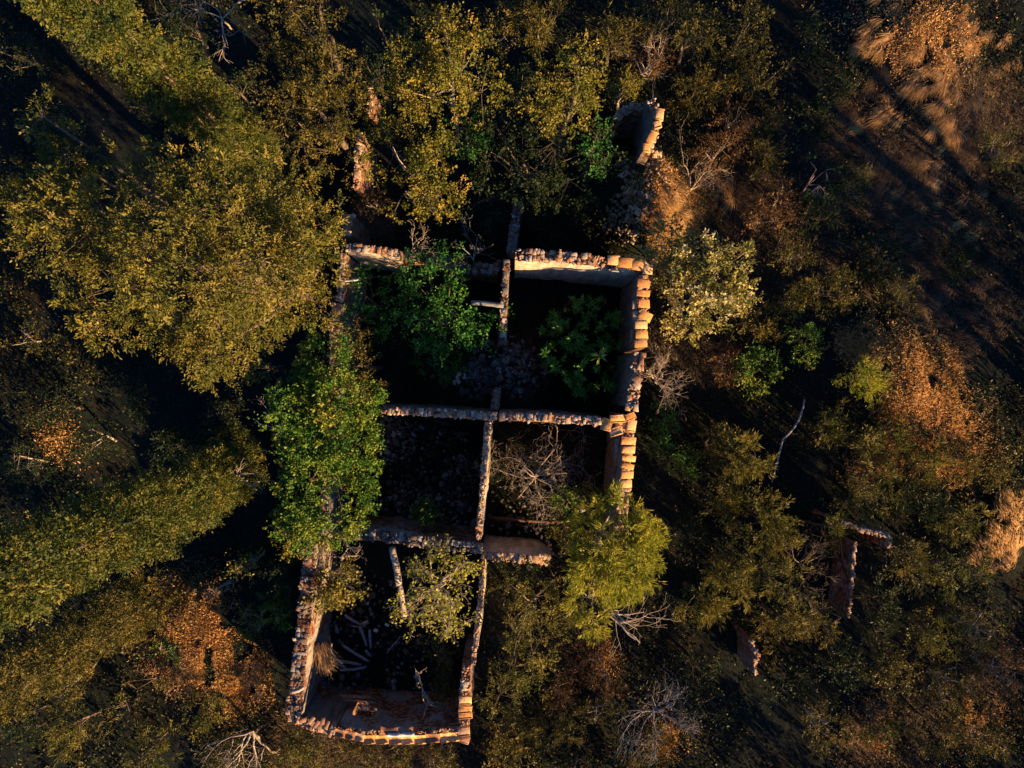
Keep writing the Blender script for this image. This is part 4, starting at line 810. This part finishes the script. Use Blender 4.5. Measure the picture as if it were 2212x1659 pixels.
def grass_patch(mb, u, v, r, n, ang, L=.45, lean=.45, z=None, el=1.0, w=.007, spread=.35, tuft=True):
    spread = .2 if tuft else .6
    c = P(u, v, .4); rr = r*px(.4)
    if L < .2:
        n = int(n*2.6); a = rng.random(n)*6.28; d = rr*np.minimum(np.abs(rng.normal(0, .62, n)), 1.5)*(1+.25*np.sin(a*3+u)); x, y = c[0]+d*np.cos(a), c[1]+d*np.sin(a)
        k = sn(np.stack([x, y], -1)+5.0, 3.2)+.6*sn(np.stack([x, y], -1), 9.0) > -.8; x, y = x[k], y[k]; m = len(x)
        dr = np.stack([rng.normal(size=m), rng.normal(size=m), rng.random(m)*2.0], -1)
        leaf_quads(mb, np.stack([x, y, gz(x, y)+rng.random(m)**2*.12], -1), dr, .10, .012, .0); return
    nt_ = max(1, n//(60 if tuft else 22)); n = int(n*1.2)
    a = rng.random(nt_)*6.28; d = rr*np.sqrt(rng.random(nt_)); tx, ty = c[0]+d*np.cos(a)*el, c[1]+d*np.sin(a)
    ta = ang+rng.normal(0, .28 if tuft else .7, nt_); i = rng.integers(0, nt_, n); s = .06 if tuft else .22
    x = tx[i]+rng.normal(0, s, n); y = ty[i]+rng.normal(0, s, n); an = ta[i]+rng.normal(0, spread, n)
    LL = L*rng.uniform(.6, 1.3, n); le = np.clip(lean+rng.normal(0, .15, n), .05, .95)
    blades(mb, x, y, gz(x, y)-.02, LL, an, le, w, .7)
gb = MB()
for (u, v, r, n, ang, L, le) in [(1920, 60, 90, 1500, 4.0, .5, .6), (2000, 150, 70, 1300, 4.2, .5, .65), (2050, 250, 60, 1000, 4.0, .5, .7), (1960, 330, 90, 500, 4.0, .45, .7), (2080, 380, 80, 450, 3.6, .45, .7), (1880, 230, 60, 350, 3.8, .45, .7), (2130, 520, 60, 400, 3.6, .4, .6), (1980, 480, 90, 350, 3.4, .4, .7), (2130, 100, 90, 1500, 4.4, .35, .5), (2110, 60, 60, 900, 3.6, .4, .5),
        (1840, 750, 50, 4000, 1.2, .18, .45), (1990, 850, 75, 8000, 2.2, .15, .35), (2030, 930, 80, 9000, 2.4, .15, .35), (1900, 870, 60, 5000, 2.4, .15, .35), (2040, 820, 45, 4000, 2.4, .15, .35), (1990, 960, 70, 7000, 2.4, .15, .35), (1950, 780, 50, 4000, 2.4, .15, .4), (1900, 980, 55, 3600, 2.4, .15, .4), (2080, 1000, 50, 3600, 2, .15, .4),
        (2180, 1130, 60, 3600, 2.0, .4, .4), (2150, 1200, 45, 2200, 2.0, .4, .4), (400, 1330, 70, 9000, 1.5, .13, .35), (430, 1410, 65, 10000, 1.8, .13, .35), (370, 1440, 55, 5000, 1.8, .13, .35), (450, 1350, 50, 5000, 1.8, .13, .35), (490, 1500, 50, 4000, 1.8, .13, .35), (520, 1465, 50, 6000, 1.5, .13, .35), (360, 1290, 45, 4000, 1.6, .13, .4),
        (1405, 370, 34, 2600, 4.9, .32, .6), (1415, 420, 40, 3000, 5.0, .35, .6), (1425, 470, 45, 2600, 5.3, .35, .6), (1390, 430, 36, 2000, 4.6, .3, .6), (1380, 350, 30, 900, 4.6, .3, .6), (1390, 390, 45, 5000, 4.6, .15, .6), (1410, 440, 50, 6000, 4.6, .15, .6), (1400, 490, 45, 4000, 4.6, .15, .6), (1490, 420, 50, 2000, 4.6, .15, .6), (1960, 110, 130, 5000, 4, .15, .5), (1900, 1600, 60, 2500, 4, .15, .5), (2120, 1560, 80, 2500, 4, .15, .5), (1300, 1420, 50, 1600, 4, .15, .5), (1440, 1600, 60, 1500, 4, .15, .5), (110, 950, 60, 900, 4, .15, .5), (1550, 400, 50, 1800, 4.0, .4, .5), (1860, 1615, 40, 1500, 2, .3, .4), (700, 600, 1, 10, 2, .3, .4)]:
    grass_patch(gb, u, v, r, n, ang, L, le)
tag(gb.build('dry_grass', M['straw']), 'orange sunlit dry grass on the slopes and clearings', 'grass', kind='stuff')
gb = MB()
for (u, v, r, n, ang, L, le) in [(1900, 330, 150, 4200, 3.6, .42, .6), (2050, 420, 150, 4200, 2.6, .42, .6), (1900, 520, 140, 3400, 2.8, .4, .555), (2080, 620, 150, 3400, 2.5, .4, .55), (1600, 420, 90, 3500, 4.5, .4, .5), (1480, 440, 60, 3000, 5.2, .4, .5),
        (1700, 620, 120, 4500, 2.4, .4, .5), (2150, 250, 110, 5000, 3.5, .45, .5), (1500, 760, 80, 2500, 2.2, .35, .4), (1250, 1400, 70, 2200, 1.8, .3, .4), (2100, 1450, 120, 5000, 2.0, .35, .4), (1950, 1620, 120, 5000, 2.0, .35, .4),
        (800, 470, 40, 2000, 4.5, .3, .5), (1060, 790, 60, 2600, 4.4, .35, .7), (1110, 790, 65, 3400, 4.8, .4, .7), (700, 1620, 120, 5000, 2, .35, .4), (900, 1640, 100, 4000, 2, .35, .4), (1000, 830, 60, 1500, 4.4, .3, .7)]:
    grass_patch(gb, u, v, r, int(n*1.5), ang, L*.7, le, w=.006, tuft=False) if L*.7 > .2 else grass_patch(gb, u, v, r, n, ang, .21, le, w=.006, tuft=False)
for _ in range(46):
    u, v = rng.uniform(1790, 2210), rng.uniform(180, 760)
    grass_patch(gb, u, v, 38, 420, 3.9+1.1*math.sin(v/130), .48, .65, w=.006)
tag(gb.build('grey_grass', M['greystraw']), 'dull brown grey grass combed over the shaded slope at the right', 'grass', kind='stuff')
# straw bundle hanging in the annex window opening
q = P(693, 1415, 2.0); mb = MB(); n = 420
x = q[0]+rng.normal(0, .10, n); y = q[1]+rng.normal(0, .12, n); blades(mb, x, y, np.full(n, 1.6)+rng.random(n)*.25, rng.uniform(.3, .7, n), rng.normal(-1.25, .3, n), np.clip(rng.normal(.75, .12, n), 0, 1), .008, .6)
tag(mb.build('straw_bundle', M['straw'], None, tuple(q)), 'glowing orange straw hanging inside the annex left wall', 'straw')
beam('thin pale board standing beside the straw in the annex', Z(716, 1390, 1.8), Z(711, 1450, 1.6), .05, 'palebark', name='upright_board', cat='board')

# ------------------------------------------------------------------ unseen thicket and trees, added just outside the picture to throw shade
th_ = MB()
def ring():
    for x in np.arange(-1, 24, 1.25):
        yield x, -13.6-rng.random()*1.5, (2.0 if x < 4.5 else 3.4)
    for y in np.arange(-13.5, 1, 1.2):
        yield 17.6+rng.random()*1.6, y, 3.6
for x, y, h in ring():
    if 5.9 < x*.68+y*.73 < 10.2 and y > -9: continue  # gap shaped to let sun through to the lit slope
    h *= rng.uniform(.85, 1.15); bl = [(x+rng.normal(0, .4), y+rng.normal(0, .4), h*t, .8, .8, .55) for t in (.25, .55, .85)]; crown(th_, bl, 'dark', 1.0)
tag(th_.build('thicket', M['dark']), 'unseen dark thicket added beyond the lower right to shade the ground', 'thicket', kind='stuff')
for (x, y, h, r, lb) in [(20.0, -3.2, 9, 1.6, 'unseen tall tree added for shade beyond the right edge, nearest the slope'), (20.5, -.8, 9.5, 1.7, 'unseen tall tree added for shade beyond the right edge, middle of three'), (21.0, 1.0, 8.5, 1.5, 'unseen tall tree added for shade beyond the right edge, farthest up')]:
    bl = [(x+rng.normal(0, .6), y+rng.normal(0, .6), h*t, r*(1.15-.5*t), r*(1.15-.5*t), 1.0) for t in (.12, .25, .4, .55, .7, .85, .95)]
    plant('added_shade_tree', lb, 'tree', (x, y), bl, 'dark', dens=.8, twigs=3)
for o_ in list(bpy.data.objects):
    if '_o' in o_: del o_['_o']
print("objects", len(bpy.data.objects), "faces", sum(len(m.polygons) for m in bpy.data.meshes))
